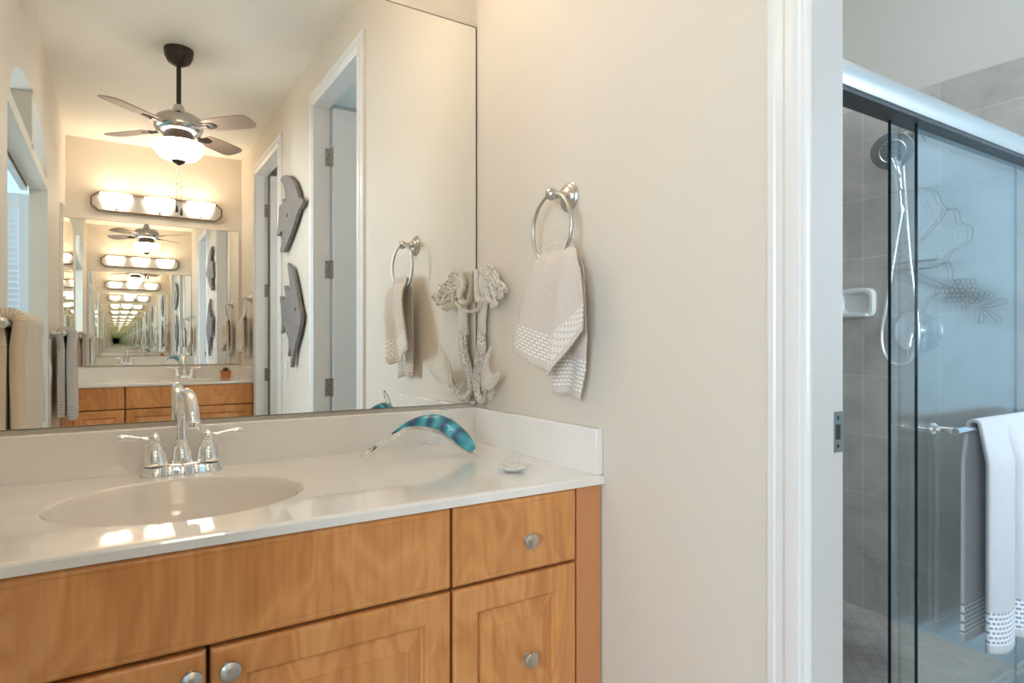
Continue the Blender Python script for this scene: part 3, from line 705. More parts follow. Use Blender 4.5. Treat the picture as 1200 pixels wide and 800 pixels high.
def make_handtowel():
    YR, ZR = -0.440, 1.479
    zt = 1.350
    t = G()
    # one sheet: front flap (t 0..1 upward from hem), over the ring, back flap down
    def front(s, v):       # s 0 = mirror side, 1 = door side ; v 0 hem .. 1 top
        d = 1 - v
        yl = curve1([(0, -0.402), (0.3, -0.378), (0.6, -0.352), (1, -0.322)], d)
        yr = curve1([(0, -0.515), (0.08, -0.540), (0.3, -0.562), (0.7, -0.573), (1, -0.575)], d)
        zb = curve1([(0, 1.118), (0.60, 1.062), (0.75, 1.10), (1, 1.168)], s)
        y = lerp(yl, yr, s)
        if d > 0.0: y += 0.0
        ztop = zt + 0.007 * math.sin(PI * s) + 0.002 * s
        z = lerp(ztop, zb, d)
        fold = 0.012 * math.sin(s * 2 * PI * 1.5 + 0.6) * (0.35 + 0.65 * d) + 0.004 * math.sin(s * 17 + d * 3)
        fold += 0.014 * d * math.exp(-((s - 0.62) / 0.10) ** 2)
        x = -0.058 - 0.014 * min(1, d * 4) - fold * min(1, 0.3 + d * 1.5)
        if d < 0.12: x += 0.010 * (1 - d / 0.12)
        return Vector((min(x, -0.052), y, z))
    def back(s, v):        # v 0 hem .. 1 top
        d = 1 - v
        yl = curve1([(0, -0.395), (0.3, -0.400), (1, -0.408)], d)
        yr = curve1([(0, -0.515), (0.15, -0.535), (0.6, -0.545), (0.8, -0.540), (1, -0.520)], d)
        ztop = zt + 0.007 * math.sin(PI * s) + 0.002 * s
        z = lerp(ztop, curve1([(0, 1.020), (0.5, 1.024), (1, 1.012)], s), d)
        y = lerp(yl, yr, s)
        fold = 0.009 * math.sin(s * 2 * PI * 1.5 + 2.6) * (0.3 + 0.7 * d)
        x = -0.034 + fold + 0.006 * d
        if d < 0.12: x -= 0.012 * (1 - d / 0.12)
        return Vector((max(-0.046, min(x, -0.012)), y, z))
    def sheet(s, u):
        if u < 0.45: return front(s, u / 0.45)
        if u > 0.55: return back(s, (1 - u) / 0.45)
        k = (u - 0.45) / 0.10; a, b = front(s, 1), back(s, 1); p = a.lerp(b, k); p.z += 0.012 * math.sin(PI * k); return p
    def uv(s, u):
        v = u / 0.45 * 0.30 if u < 0.5 else (1 - u) / 0.45 * 0.33
        return (s * 0.24, v)
    t.grid(sheet, 44, 120, uv)
    o = t.build('hand_towel', M_TOWEL, recalc=True, origin=(-0.05, YR, zt), angle=80)
    m = o.modifiers.new('thick', 'SOLIDIFY'); m.thickness = 0.0045; m.offset = 0
    tag(o, 'beige waffle hand towel hanging from the ring close to the near mirror', 'towel')
    return o
ht = make_handtowel()
dup(ht, 'beige waffle hand towel hanging from the towel ring at the far end', None, (-0.05, -RL + 0.44, 1.350), 0)

# ------------------------------------------------------------------ towel bars with bath towels on the left wall
def make_towel_bar():
    t = thing('towel_bar', 'brushed nickel towel bar on the left wall between near mirror and opening', 'towel bar', (-1.2, -0.73, 1.19), 'towel bars on the left wall')
    for y in (-0.40, -1.06):
        G().lathe([(0.030, 0.0), (0.030, 0.003), (0.025, 0.007), (0.018, 0.010), (0.011, 0.016), (0.009, 0.03), (0.009, 0.058)], (-1.2, y, 1.19), (1, 0, 0), 28).sphere((-1.135, y, 1.19), 0.016, 18).build('bracket', M_NICKEL, t)
    G().tube([(-1.135, -0.40, 1.19), (-1.135, -1.06, 1.19)], 0.0085, 16).build('bar', M_NICKEL, t)
    return t
def make_bath_towel(name, w_top, w_bot, lobes, label, m, length=0.46, seed=1, amp=0.014):
    """hangs over a bar along y; centre at y = 0, bar at x = 0, z = 0"""
    rnd = random.Random(seed)
    g = G(); ph = rnd.random() * 3
    def pt(s, u):
        a = s * 2 - 1
        if u < 0.47: d = 1 - u / 0.47; side = 1
        elif u > 0.53: d = 1 - (1 - u) / 0.47; side = -1
        else: d = 0; side = None
        hw = lerp(w_top, w_bot, d ** 0.8) / 2
        y = a * hw
        fold = amp * math.cos(a * PI * lobes + ph * 0.1) * (0.15 + 0.85 * d) + 0.003 * math.sin(a * 9 + d * 4 + ph)
        e = min(1, d * 5)
        if side == 1: return Vector((lerp(0.027, 0.0185, e) + max(0.0, fold + 0.004) * e + 0.004 * d, y, 0.004 - d * length * (1 + 0.02 * math.sin(3 * a))))
        if side == -1: return Vector((lerp(-0.027, -0.0175, e), y, 0.004 - d * (length - 0.02)))
        k = (u - 0.47) / 0.06; return Vector((0.027 * math.cos(PI * k), y, 0.004 + 0.023 * math.sin(PI * k)))
    def uv(s, u):
        return (s * w_bot * 1.5, u / 0.47 * length if u < 0.5 else (1 - u) / 0.47 * length)
    g.grid(pt, 56, 130, uv)
    o = g.build(name, m, recalc=True, angle=80)
    md = o.modifiers.new('thick', 'SOLIDIFY'); md.thickness = 0.033; md.offset = 0
    tag(o, label, 'towel'); return o
tb = make_towel_bar()
dup(tb, 'brushed nickel towel bar on the left wall between opening and far vanity', None, (-1.2, -3.02, 1.19), 0)
b1 = make_bath_towel('bath_towel', 0.46, 0.52, 1.5, 'beige towel over the bar nearest the near mirror on the left wall', M_PLAINTOWEL, 0.315, 3)
b1.location = (-1.135, -0.75, 1.19)
b2 = make_bath_towel('bath_towel', 0.44, 0.46, 1.5, 'beige towel, shade painted in as grey, over the bar beside the far vanity, seen in the mirror', M_SHADEDTOWEL, 0.50, 8)
b2.location = (-1.135, -3.03, 1.19)

# ------------------------------------------------------------------ light switches on the walls
def switch(loc, rz, label):
    t = thing('light_switch', label, 'light switch', loc)
    G().box(loc[0] - 0.0, loc[0] + 0.006, loc[1] - 0.036, loc[1] + 0.036, loc[2] - 0.058, loc[2] + 0.058, 0.002).build('switch_plate', M_WHITEPL, t)
    G().box(loc[0] + 0.005, loc[0] + 0.009, loc[1] - 0.016, loc[1] + 0.016, loc[2] - 0.033, loc[2] + 0.033, 0.0015).build('rocker', M_WHITEPL, t)
    t.rotation_euler = (0, 0, rz); return t
switch((-1.2, -2.72, 0.975), 0, 'white light switch on the left wall beside the far towel')
switch((0, -2.40, 0.965), PI, 'white light switch on the right wall below the wooden fish')

# ------------------------------------------------------------------ carved fish on the right wall
F1 = [(-2.425,2.141),(-2.396,2.154),(-2.311,2.148),(-2.202,2.117),(-2.089,2.061),(-2.010,1.996),(-1.977,1.948),(-1.861,1.910),(-1.930,1.880),(-1.977,1.880),(-2.025,1.849),(-2.089,1.805),(-2.202,1.748),(-2.267,1.719),(-2.339,1.689),(-2.425,1.697),(-2.437,1.715),(-2.385,1.747),(-2.367,1.784),(-2.362,1.822),(-2.402,1.822),(-2.455,1.810),(-2.520,1.812),(-2.528,1.823),(-2.484,1.861),(-2.472,1.919),(-2.466,1.977),(-2.437,1.992),(-2.385,1.979),(-2.356,1.983),(-2.367,2.011),(-2.339,2.012),(-2.300,1.986),(-2.267,1.973),(-2.300,2.018),(-2.322,2.074),(-2.356,2.113)]
F2 = [(-2.229,1.610),(-2.144,1.574),(-2.080,1.515),(-2.019,1.434),(-1.971,1.357),(-1.918,1.292),(-1.930,1.252),(-1.989,1.179),(-2.049,1.127),(-2.099,1.073),(-2.125,1.003),(-2.157,0.995),(-2.163,1.033),(-2.144,1.072),(-2.150,1.119),(-2.176,1.103),(-2.209,1.059),(-2.222,1.063),(-2.202,1.118),(-2.209,1.165),(-2.277,1.198),(-2.325,1.247),(-2.353,1.207),(-2.411,1.196),(-2.382,1.264),(-2.396,1.330),(-2.418,1.380),(-2.440,1.423),(-2.396,1.425),(-2.339,1.392),(-2.297,1.398),(-2.277,1.421),(-2.332,1.481),(-2.290,1.482),(-2.229,1.457),(-2.176,1.438),(-2.176,1.492),(-2.209,1.550),(-2.236,1.592)]
def make_fish(ol, label, eye):
    cy = sum(p[0] for p in ol) / len(ol); cz = sum(p[1] for p in ol) / len(ol)
    t = thing('carved_fish', label, 'wall decoration', (0, cy, cz), 'carved wooden angelfish')
    G().prism(ol, lambda p: (-0.034, p[0], p[1]), lambda p: (-0.014, p[0], p[1]), 0.003).build('body', M_FISH, t, angle=60)
    G().lathe([(0.011, 0), (0.009, 0.003), (0.0, 0.004)], (-0.034, *eye), (-1, 0, 0), 16).build('eye', M_BLACK, t)
    G().tube([(-0.016, cy, cz), (0, cy, cz)], 0.012, 10).build('wall_mount', M_BRONZE, t)
make_fish(F1, 'upper grey carved wooden angelfish on the right wall between the doors', (-2.243, 1.892))
make_fish(F2, 'lower grey carved wooden angelfish on the right wall above the switch', (-2.041, 1.327))

# ------------------------------------------------------------------ mermaid
t = thing('mermaid_plaque', 'whitewashed metal mermaid figure on the right wall in the mirror corner', 'wall decoration', (-0.02, -0.10, 0.955))
def MP(p, lift=0.0): # p = (y, z) on the slightly turned plane of the plaque
    y, z = p; return (-(0.0015 + 0.14 * (-y)) - lift * 0.99, min(y, -0.003) + lift * 0.14, z)
def plate(name, ol, m, lift=0.0, th=0.006, bev=0.0015): return G().prism(ol, lambda p: MP(p, lift + th), lambda p: MP(p, lift), bev).build(name, m, t, angle=50)
def ribbon(g, pts, w_, lift, flat=0.5):
    pts = smooth_path([MP(p, lift) for p in pts], 6); n = len(pts)
    ws = [curve1(w_, i / (n - 1)) for i in range(n)] if isinstance(w_, list) else w_
    g.tube(pts, ws, 10, flat=flat)
body = plate('torso', [(-0.092,1.262),(-0.080,1.272),(-0.064,1.276),(-0.052,1.266),(-0.043,1.250),(-0.038,1.228),(-0.040,1.204),(-0.034,1.165),(-0.074,1.165),(-0.072,1.199),(-0.081,1.229)], M_PEWTER, 0.001, 0.007, 0.002)
g = G(); ribbon(g, [(-0.077, 1.166), (-0.054, 1.163), (-0.031, 1.166)], 0.0045, 0.008); g.build('waist_band', M_PEWTER, t)
g = G(); ribbon(g, [(-0.054,1.166),(-0.057,1.132),(-0.048,1.095),(-0.030,1.060),(-0.020,1.025),(-0.022,0.998),(-0.040,0.979),(-0.062,0.975),(-0.083,0.988),(-0.096,1.010),(-0.101,1.030)], [(0, 0.019), (0.12, 0.024), (0.25, 0.0235), (0.4, 0.019), (0.55, 0.0145), (0.75, 0.011), (1, 0.006)], 0.008, 0.45)
g.build('tail', M_SCALES, t)
plate('tail_fin', [(-0.098,1.008),(-0.116,1.017),(-0.150,1.011),(-0.170,1.018),(-0.188,1.029),(-0.210,1.045),(-0.228,1.066),(-0.205,1.063),(-0.188,1.058),(-0.172,1.052),(-0.158,1.056),(-0.148,1.066),(-0.141,1.080),(-0.141,1.094),(-0.148,1.112),(-0.160,1.133),(-0.140,1.118),(-0.122,1.100),(-0.110,1.085),(-0.098,1.058),(-0.092,1.033)], M_PEWTER, 0.020, 0.004, 0.0012)
g = G()
for q, mid in (((-0.212, 1.057), (-0.155, 1.027)), ((-0.186, 1.044), (-0.145, 1.026)), ((-0.148, 1.098), (-0.124, 1.056)), ((-0.155, 1.124), (-0.118, 1.070)), ((-0.132, 1.100), (-0.108, 1.058))):
    ribbon(g, [(-0.103, 1.022), mid, q], 0.0014, 0.0245, 1.0)
for c, r0 in (((-0.112, 0.990), 0.014), ((-0.072, 1.010), 0.010), ((-0.128, 1.005), 0.009)):
    ribbon(g, [(c[0] + r0 * (1 - i / 16) * math.cos(i * 0.62), c[1] + r0 * (1 - i / 16) * math.sin(i * 0.62)) for i in range(15)], 0.0022, 0.005, 1.0)
g.build('fin_scrolls', M_PEWTER, t)
plate('head', [(-0.084,1.322),(-0.076,1.334),(-0.064,1.339),(-0.055,1.336),(-0.050,1.328),(-0.049,1.321),(-0.044,1.313),(-0.048,1.309),(-0.049,1.303),(-0.048,1.299),(-0.053,1.292),(-0.062,1.288),(-0.062,1.272),(-0.080,1.272),(-0.084,1.295)], M_PEWTER, 0.003, 0.010, 0.002)
g = G(); ribbon(g, [(-0.082,1.260),(-0.062,1.246),(-0.045,1.236),(-0.025,1.231),(-0.004,1.231)], [(0, 0.013), (0.4, 0.011), (0.8, 0.009), (1, 0.009)], 0.010, 0.5); g.build('arm', M_PEWTER, t)
g = G(); ribbon(g, [(-0.072,1.266),(-0.050,1.256),(-0.030,1.262),(-0.019,1.280),(-0.014,1.310),(-0.011,1.338),(-0.004,1.352)], [(0, 0.011), (0.4, 0.010), (0.8, 0.008), (1, 0.007)], 0.006, 0.6); g.build('arm', M_PEWTER, t)
g = G(); rnd = random.Random(5)
ends = [(-0.060,1.345),(-0.079,1.347),(-0.098,1.346),(-0.116,1.342),(-0.135,1.336),(-0.154,1.328),(-0.170,1.314),(-0.185,1.303),(-0.205,1.294),(-0.222,1.280),(-0.205,1.270),(-0.190,1.262),(-0.175,1.250),(-0.160,1.240),(-0.145,1.236),(-0.125,1.240),(-0.112,1.250),(-0.100,1.262)]
for e in ends:
    for rep in range(2):
        e2 = (e[0] * rnd.uniform(0.90, 1.0), lerp(1.30, e[1], rnd.uniform(0.8, 1.0))); a = (-0.072 + rnd.uniform(-0.010, 0.006), 1.318 + rnd.uniform(-0.014, 0.016))
        dx, dz = e2[0] - a[0], e2[1] - a[1]; L = math.hypot(dx, dz) + 1e-6; nx, nz = -dz / L, dx / L; f = rnd.uniform(2.4, 3.6); p0 = rnd.random() * 6
        pts = [(a[0] + dx * q + nx * 0.009 * math.sin(p0 + q * f * PI) * (0.4 + q), a[1] + dz * q + nz * 0.009 * math.sin(p0 + q * f * PI) * (0.4 + q)) for q in [i / 9 for i in range(10)]]
        hx, hz = pts[-1]; w0 = math.atan2(hz - pts[-2][1], hx - pts[-2][0]); sg = rnd.choice((-1, 1)); cr = 0.0055
        for q in range(1, 7): w0 += sg * 0.85; hx += cr * math.cos(w0); hz += cr * math.sin(w0); pts.append((hx, hz)); cr *= 0.86
        ribbon(g, pts, [(0, 0.0042), (0.6, 0.0040), (1, 0.0018)], 0.003 + 0.008 * rnd.random(), 0.7)
g.build('hair', M_PEWTER, t)
for p in ((-0.06, 1.22), (-0.055, 1.09)):
    q = MP(p); G().tube([(q[0] - 0.002, q[1], q[2]), (0.0, q[1], q[2])], 0.0035, 8).build('wall_mount', M_PEWTER, t)

# ------------------------------------------------------------------ glass dolphin, shell
T0 = Vector((-0.3675, -0.070, ZC)); N0 = Vector((-0.133, -0.246, ZC)); AX = (N0 - T0); AX.normalize(); NX = Vector((AX.y, -AX.x, 0))
def DP(u, h, l=0.0): return T0 + AX * u + NX * l + Vector((0, 0, h))
t = thing('glass_dolphin', 'leaping clear and teal glass dolphin figurine on the near countertop', 'figurine', tuple((T0 + N0) / 2))
top = [(0.004,0.006),(0.032,0.027),(0.070,0.057),(0.111,0.087),(0.151,0.102),(0.192,0.105),(0.227,0.092),(0.259,0.066),(0.280,0.039),(0.292,0.006)]
bot = [(0.004,0.001),(0.034,0.018),(0.073,0.041),(0.111,0.063),(0.151,0.066),(0.192,0.056),(0.227,0.034),(0.259,0.015),(0.277,0.009),(0.293,0.001)]
def dbody(g, top, bot, wide, n=20):
    tp = smooth_path([(p[0], p[1], 0) for p in top], 5); bp = smooth_path([(p[0], p[1], 0) for p in bot], 5); rings = []
    for a, b in zip(tp, bp):
        c = (a + b) / 2; h = (a - b) / 2; r = h.length * wide
        rings.append([g.bm.verts.new(DP(c.x + h.x * math.cos(q), c.y + h.y * math.cos(q), r * math.sin(q))) for q in [2 * PI * k / n for k in range(n)]])
    for A, B in zip(rings, rings[1:]):
        for k in range(n): g.bm.faces.new((A[k], A[(k + 1) % n], B[(k + 1) % n], B[k]))
    g.bm.faces.new(list(reversed(rings[0]))); g.bm.faces.new(rings[-1])
g = G(); dbody(g, top, bot, 0.85); g.build('glass_body', M_CLEAR, t)
ti = [(0.074,0.056),(0.092,0.070),(0.111,0.083),(0.151,0.0985),(0.192,0.1015),(0.227,0.0885),(0.256,0.064),(0.277,0.038),(0.283,0.024)]
bi = [(0.075,0.053),(0.093,0.063),(0.111,0.073),(0.151,0.0765),(0.192,0.069),(0.227,0.047),(0.256,0.025),(0.273,0.016),(0.281,0.018)]
g = G(); dbody(g, ti, bi, 0.80); g.build('teal_core', M_TEAL, t)
def dfin(name, pts, th, l0=0.0, m=M_CLEAR):
    G().prism(pts, lambda p: DP(p[0], p[1], l0 + th / 2), lambda p: DP(p[0], p[1], l0 - th / 2), th * 0.35).build(name, m, t)
dfin('dorsal_fin', [(0.200,0.100),(0.194,0.118),(0.189,0.141),(0.200,0.132),(0.213,0.118),(0.228,0.092)], 0.006)
for s_ in (1, -1):
    g = G().prism([(0.208,0.045),(0.198,0.037),(0.178,0.032),(0.157,0.036),(0.163,0.042),(0.178,0.046),(0.195,0.051)], lambda p: DP(p[0], p[1], s_ * (0.012 + (0.208 - p[0]) * 0.22)), lambda p: DP(p[0], p[1], s_ * (0.016 + (0.208 - p[0]) * 0.22)), 0.001); g.build('side_fin', M_CLEAR, t)
    g = G().prism([(0.036,0.024),(0.022,0.018),(0.006,0.010),(0.000,0.0015),(0.010,0.004),(0.022,0.010),(0.034,0.018)], lambda p: DP(p[0], p[1], s_ * (0.001 + (0.036 - p[0]) * 0.5)), lambda p: DP(p[0], p[1] , s_ * (0.006 + (0.036 - p[0]) * 0.75)), 0.0008)
    g.build('tail_fluke', [M_CLEAR], t)
G().tube([DP(0.030, 0.022, -0.006), DP(0.012, 0.013, -0.012)], [0.0042, 0.003], 8, flat=0.6).build('tail_marking', M_BLACK, t)

SH = Vector((-0.155, -0.438, ZC))
g = G(); NR, NA = 10, 72
def shell(i, j, up=0.0):
    a = 2 * PI * i; r = j
    rad = (0.034 + 0.004 * math.cos(a - 0.6)) * r * (1 + 0.045 * r * math.cos(13 * a))
    z = 0.004 + 0.0105 * r ** 2.4 + 0.0012 * r * math.cos(13 * a) + up + 0.003 * r * r * math.cos(2 * a + 0.5)
    return (SH.x + rad * math.cos(a) * 1.05, SH.y + rad * math.sin(a) * 0.82, SH.z + z)
g.grid(lambda s, v: shell(s, v), NA, NR); bmesh.ops.remove_doubles(g.bm, verts=g.bm.verts, dist=1e-5)
g2 = g.build('shell_dish', M_SHELL, recalc=True, angle=70, origin=tuple(SH)); md = g2.modifiers.new('thick', 'SOLIDIFY'); md.thickness = 0.003; md.offset = -1
tag(g2, 'small white fluted seashell dish on the near countertop beside the dolphin', 'seashell')

# succulent on the far counter
PX, PY = -0.135, -3.93
t = thing('potted_succulent', 'small succulent in a square terracotta pot on the far countertop', 'potted plant', (PX, PY, ZC))
g = G(); a, b = 0.030, 0.035
rows = [[(PX + sx * k, PY + sy * k, ZC + z) for sx, sy in ((-1, -1), (1, -1), (1, 1), (-1, 1))] for k, z in ((a, 0.0), (b, 0.044), (b + 0.002, 0.044), (b + 0.002, 0.055), (b - 0.003, 0.055), (b - 0.004, 0.046))]
prev = None
for r in rows:
    cur = [g.bm.verts.new(p) for p in r]
    if prev:
        for i in range(4): g.bm.faces.new((prev[i], prev[(i + 1) % 4], cur[(i + 1) % 4], cur[i]))
    else: g.bm.faces.new(list(reversed(cur)))
    prev = cur
g.bm.faces.new(prev); g.build('pot', M_TERRA, t, smooth=False)
g = G(); rnd = random.Random(2)
for lv, (n, r, up) in enumerate(((9, 0.036, 0.010), (8, 0.030, 0.020), (6, 0.022, 0.030), (4, 0.012, 0.036))):
    for k in range(n):
        q = 2 * PI * (k + 0.5 * lv) / n; c, s_ = math.cos(q), math.sin(q)
        g.tube(smooth_path([(PX, PY, ZC + 0.047), (PX + c * r * 0.5, PY + s_ * r * 0.5, ZC + 0.050 + up * 0.6), (PX + c * r, PY + s_ * r, ZC + 0.050 + up)], 4), [0.004, 0.006, 0.007, 0.0075, 0.008, 0.0075, 0.006, 0.004, 0.001], 8, flat=0.45)
g.build('leaves', M_LEAF, t)

# ------------------------------------------------------------------ shower: rail, glass, bar, towel
t = thing('shower_enclosure', 'sliding glass shower doors with a brushed silver header rail', 'shower door', (0.95, GY, 0.088))
XA, XB = WT + 0.009, SX - 0.001
prof = [(-0.034, 1.703), (-0.039, 1.712), (-0.040, 1.730), (-0.035, 1.752), (-0.022, 1.768), (0.0, 1.773), (0.022, 1.768), (0.034, 1.752), (0.034, 1.700), (0.029, 1.700), (0.029, 1.712), (-0.029, 1.712), (-0.029, 1.703)]
g = G().prism(prof, lambda p: (XA, GY + p[0], p[1]), lambda p: (XB, GY + p[0], p[1])); g.build('header_rail', mat('bright satin rail', (0.62, 0.585, 0.56), 0.33, 0.9), t, angle=50)
G().box(XA, XB, GY - 0.029, GY + 0.029, 1.694, 1.7125, 0.001).build('header_track', M_TRACK, t)
G().box(XA, XB, GY - 0.026, GY + 0.026, 0.088, 0.104, 0.002).build('sill_track', M_CHROME, t)
for x0, x1, yc in ((0.739, 1.50, GY + 0.018), (0.820, 1.782, GY + 0.002 - 0.008)):
    g = G().box(x0, x1, yc - 0.004, yc + 0.004, 0.106, 1.696)
    for f in g.bm.faces:
        if abs(f.calc_center_median().x - x0) < 1e-4 or abs(f.calc_center_median().x - x1) < 1e-4: f.material_index = 1
    g.build('glass_panel', [M_GLASS, M_GLASSEDGE], t, smooth=False)
BZ, BY, BX = 0.916, -0.868, 0.905
g = G(); g.tube(smooth_path([(BX - 0.005, GY - 0.010, BZ), (BX - 0.005, GY - 0.035, BZ), (BX - 0.002, BY + 0.01, BZ), (BX + 0.012, BY, BZ), (BX + 0.05, BY, BZ), (1.70, BY, BZ)], 6), 0.0085, 14)
g.lathe([(0.016, 0), (0.016, 0.004), (0.010, 0.010)], (BX - 0.005, GY - 0.0101, BZ), (0, -1, 0), 20); g.tube([(1.70, BY, BZ), (1.70, GY - 0.010, BZ)], 0.0085, 14)
g.build('door_towel_bar', M_CHROME, t)

def make_shower_towel():
    g = G(); L = 0.580; XL, XR = 0.992, 1.46
    def pt(s, u):
        x = lerp(XL, XR, s)
        if u < 0.47: d = 1 - u / 0.47; side = 1
        elif u > 0.53: d = 1 - (1 - u) / 0.47; side = -1
        else: d = 0; side = None
        cre = math.exp(-((s - 0.345) / 0.030) ** 2)
        lob = 0.016 * abs(math.sin(PI * (s / 0.345 if s < 0.345 else (s - 0.345) / 0.655 * 1.6))) ** 0.7
        x += -0.004 * d * math.sin(PI * s) + 0.012 * (s - 0.3) * d - (0.010 * (1 - d) if s < 0.3 else 0) * 0
        if side == 1: return Vector((x, -0.014 - (lob + 0.016) * min(1, d * 6) + 0.036 * cre * min(1, d * 4) * (0.45 + 0.5 * (1 - d)), 0.004 - d * (L + (0.012 * math.sin(PI * min(1, s / 0.345)) if s < 0.345 else 0.03 * min(1, (s - 0.345) * 3)))))
        if side == -1: return Vector((x, min(0.040, 0.014 + 0.010 * min(1, d * 6)), 0.004 - d * (L - 0.004)))
        k = (u - 0.47) / 0.06; return Vector((x, -0.014 * math.cos(PI * k), 0.004 + 0.011 * math.sin(PI * k)))
    def uv(s, u): return (s * 0.62, u / 0.47 * L if u < 0.5 else (1 - u) / 0.47 * L)
    g.grid(pt, 80, 130, uv)
    o = g.build('bath_towel', M_SHOWERTOWEL, recalc=True, angle=80)
    md = o.modifiers.new('thick', 'SOLIDIFY'); md.thickness = 0.009; md.offset = 0
    o.location = (0, BY, BZ + 0.006); tag(o, 'pale textured bath towel over the chrome bar of the shower door', 'towel')
make_shower_towel()

# shower fittings on the east wall
WY = -0.368
t = thing('handheld_shower', 'grey round handheld shower head on a wall arm with a white hose', 'shower head', (SX, -0.385, 1.96))
G().lathe([(0.032, 0), (0.031, 0.004), (0.020, 0.012), (0.010, 0.016)], (SX, -0.385, 1.96), (-1, 0, 0), 24).build('wall_flange', M_CHROME, t)
G().tube(smooth_path([(SX, -0.385, 1.96), (SX - 0.06, -0.385, 1.965), (SX - 0.12, -0.382, 1.945), (SX - 0.15, -0.380, 1.915)], 6), 0.011, 12).build('arm', M_CHROME, t)
hd = Vector((-0.70, -0.42, -0.50)).normalized(); hc = Vector((1.585, -0.372, 1.865))
G().lathe([(0.0, -0.035), (0.022, -0.034), (0.040, -0.026), (0.062, -0.012), (0.071, 0.0), (0.072, 0.006), (0.068, 0.010), (0.0, 0.011)], hc, hd, 40).build('head', mat('brushed grey head', (0.22, 0.22, 0.22), 0.35, 0.7), t)
a_, b_, c_ = frame_of(hd); g = G(); rnd = random.Random(4)
g.lathe([(0.040, 0.0112), (0.043, 0.0135), (0.046, 0.0112)], hc, hd, 36)
for rr_, n in ((0.0, 1), (0.013, 6), (0.026, 11), (0.036, 14)):
    for k in range(n):
        q = 2 * PI * k / n; g.lathe([(0.0032, 0.0), (0.0028, 0.003), (0, 0.0035)], hc + a_ * rr_ * math.cos(q) + b_ * rr_ * math.sin(q) + hd * 0.010, hd, 8)
g.build('nozzles', M_HINGE, t)
wand = smooth_path([hc - hd * 0.018 + Vector((0.0, 0.0, -0.035)), (1.612, -0.376, 1.79), (1.632, -0.378, 1.72), (1.640, -0.380, 1.64)], 6)
G().tube(wand, [lerp(0.018, 0.011, i / (len(wand) - 1)) for i in range(len(wand))], 14).build('wand', M_CHROME, t)
G().sphere((1.622, -0.378, 1.885), 0.020, 16).tube([(1.622, -0.378, 1.885), (1.615, -0.376, 1.81)], 0.015, 12).build('bracket', M_CHROME, t)
hose = smooth_path([(1.640, -0.380, 1.64), (1.650, -0.352, 1.50), (1.655, -0.318, 1.30), (1.660, -0.296, 1.18), (1.660, -0.305, 1.10), (1.660, -0.345, 1.055), (1.662, -0.395, 1.07), (1.665, -0.425, 1.14), (1.665, -0.425, 1.22), (1.662, -0.400, 1.45), (1.655, -0.385, 1.70), (1.645, -0.380, 1.87), (1.650, -0.382, 1.905)], 8)
G().tube(hose, 0.0065, 10).build('hose', mat('light hose', (0.68, 0.68, 0.67), 0.25, 0.6), t)
t = thing('shower_valve', 'round chrome shower valve plate with lever on the grey tile', 'shower valve', (SX, WY, 1.185))
G().lathe([(0.089, 0.0), (0.088, 0.004), (0.075, 0.009), (0.035, 0.013), (0.032, 0.03), (0.026, 0.05), (0.0, 0.054)], (SX, WY, 1.185), (-1, 0, 0), 48).build('escutcheon', mat('soft chrome', (0.72, 0.73, 0.74), 0.16, 1.0), t)
G().tube(smooth_path([(SX - 0.045, WY, 1.185), (SX - 0.06, WY + 0.004, 1.16), (SX - 0.065, WY + 0.006, 1.12), (SX - 0.06, WY + 0.006, 1.09)], 5), 0.009, 12, flat=0.6).build('lever', M_CHROME, t)
# soap dish
t = thing('soap_dish', 'white ceramic soap dish set in the shower tile wall', 'soap dish', (SX, -0.13, 1.31))
g = G()
panel_pts = []
y0, y1, z0, z1 = -0.205, -0.045, 1.245, 1.372
rings = []
for ins, dep in ((0, 0.0), (0, 0.016), (0.006, 0.022), (0.016, 0.022), (0.022, 0.018), (0.028, 0.006), (0.034, 0.004)):
    rr = []
    for k in range(32):
        q = 2 * PI * k / 32; cy_, cz_ = math.cos(q), math.sin(q); e = 5
        kx = (abs(cy_) ** e + abs(cz_) ** e) ** (-1 / e)
        rr.append(g.bm.verts.new((SX - dep, (y0 + y1) / 2 + ((y1 - y0) / 2 - ins) * cy_ * kx, (z0 + z1) / 2 + ((z1 - z0) / 2 - ins) * cz_ * kx)))
    rings.append(rr)
for A, B in zip(rings, rings[1:]):
    for k in range(32): g.bm.faces.new((A[k], A[(k + 1) % 32], B[(k + 1) % 32], B[k]))
g.bm.faces.new(rings[-1]); g.build('dish', M_CERAM, t)
G().box(SX - 0.045, SX - 0.004, y0 + 0.02, y1 - 0.02, z0 + 0.004, z0 + 0.016, 0.004).build('tray_lip', M_CERAM, t)

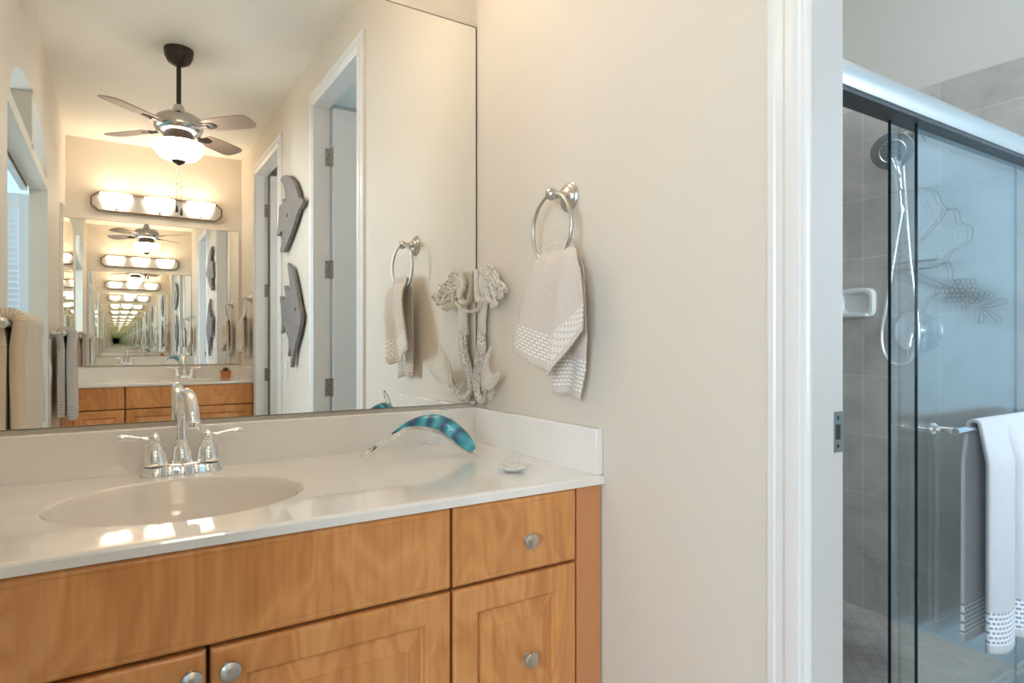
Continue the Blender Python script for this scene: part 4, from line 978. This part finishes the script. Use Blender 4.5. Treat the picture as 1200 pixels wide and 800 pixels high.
# wire wall sculpture on the east wall beside the shower, seen reflected in the glass
t = thing('wire_wall_sculpture', 'grey wire branch and bubble sculpture beside the shower, reflected in its glass', 'wall decoration', (SX, -1.15, 1.45))
A = [[(-1.317,1.750),(-1.249,1.748),(-1.210,1.738),(-1.183,1.714),(-1.171,1.679),(-1.150,1.648)],
[(-1.150,1.648),(-1.128,1.645),(-1.110,1.627),(-1.103,1.590),(-1.075,1.572),(-1.066,1.548),(-1.075,1.518),(-1.107,1.498),(-1.135,1.481),(-1.150,1.446)],
[(-1.150,1.648),(-1.165,1.620),(-1.195,1.584),(-1.225,1.551),(-1.288,1.521),(-1.313,1.498)],
[(-1.313,1.460),(-1.256,1.460),(-1.187,1.463),(-1.180,1.459),(-1.218,1.456)],
[(-1.313,1.429),(-1.256,1.432),(-1.195,1.430),(-1.150,1.446),(-1.135,1.420),(-1.130,1.371)],
[(-1.313,1.442),(-1.241,1.406),(-1.180,1.371),(-1.128,1.348)],[(-1.313,1.412),(-1.249,1.389),(-1.195,1.360),(-1.143,1.346)],
[(-1.171,1.354),(-1.183,1.330),(-1.214,1.303),(-1.233,1.262),(-1.288,1.230)]]
L = [[(-1.037,1.273),(-1.011,1.282),(-0.975,1.296),(-0.960,1.289),(-0.965,1.278),(-1.004,1.268),(-1.034,1.269)],
[(-1.037,1.270),(-1.032,1.238),(-1.037,1.211),(-1.048,1.211),(-1.044,1.238),(-1.041,1.266)],
[(-1.031,1.269),(-1.004,1.249),(-0.978,1.225),(-0.984,1.212),(-0.997,1.217),(-1.017,1.245),(-1.031,1.265)]]
GR = [(-1.117,1.370),(-1.097,1.372),(-1.066,1.368),(-1.127,1.356),(-1.107,1.349),(-1.061,1.350),(-1.135,1.337),(-1.121,1.338),(-1.102,1.335),(-1.081,1.334),(-1.050,1.333),(-1.141,1.319),(-1.114,1.319),(-1.098,1.317),(-1.075,1.319),(-1.058,1.316),(-1.039,1.315),(-1.021,1.322),(-1.149,1.299),(-1.130,1.316),(-1.110,1.300),(-1.083,1.305),(-1.070,1.295),(-1.052,1.292),(-1.009,1.309),(-1.083,1.281),(-1.095,1.272),(-1.044,1.301)]
XW = SX - 0.014
g = G()
for p in A: g.tube(smooth_path([(XW, q[0], q[1]) for q in p], 6), 0.0030, 8)
g.tube([(XW, -1.150, 1.446), (SX, -1.150, 1.446)], 0.003, 8); g.tube([(XW, -1.150, 1.648), (SX, -1.150, 1.648)], 0.003, 8); g.tube([(XW, -1.128, 1.348), (SX, -1.128, 1.348)], 0.003, 8)
g.build('wire_branches', M_WIRE, t)
g = G()
for (y, z) in GR: g.tube([(XW, y + 0.0085 * math.cos(q), z + 0.0085 * math.sin(q)) for q in [2 * PI * k / 18 for k in range(18)]], 0.0018, 6, closed=True)
g.build('wire_bubbles', M_WIRE, t)
g = G()
for p in L: g.tube(smooth_path([(XW, q[0], q[1]) for q in p], 5, True), 0.0018, 6, closed=True)
g.build('wire_leaves', M_WIRE, t)
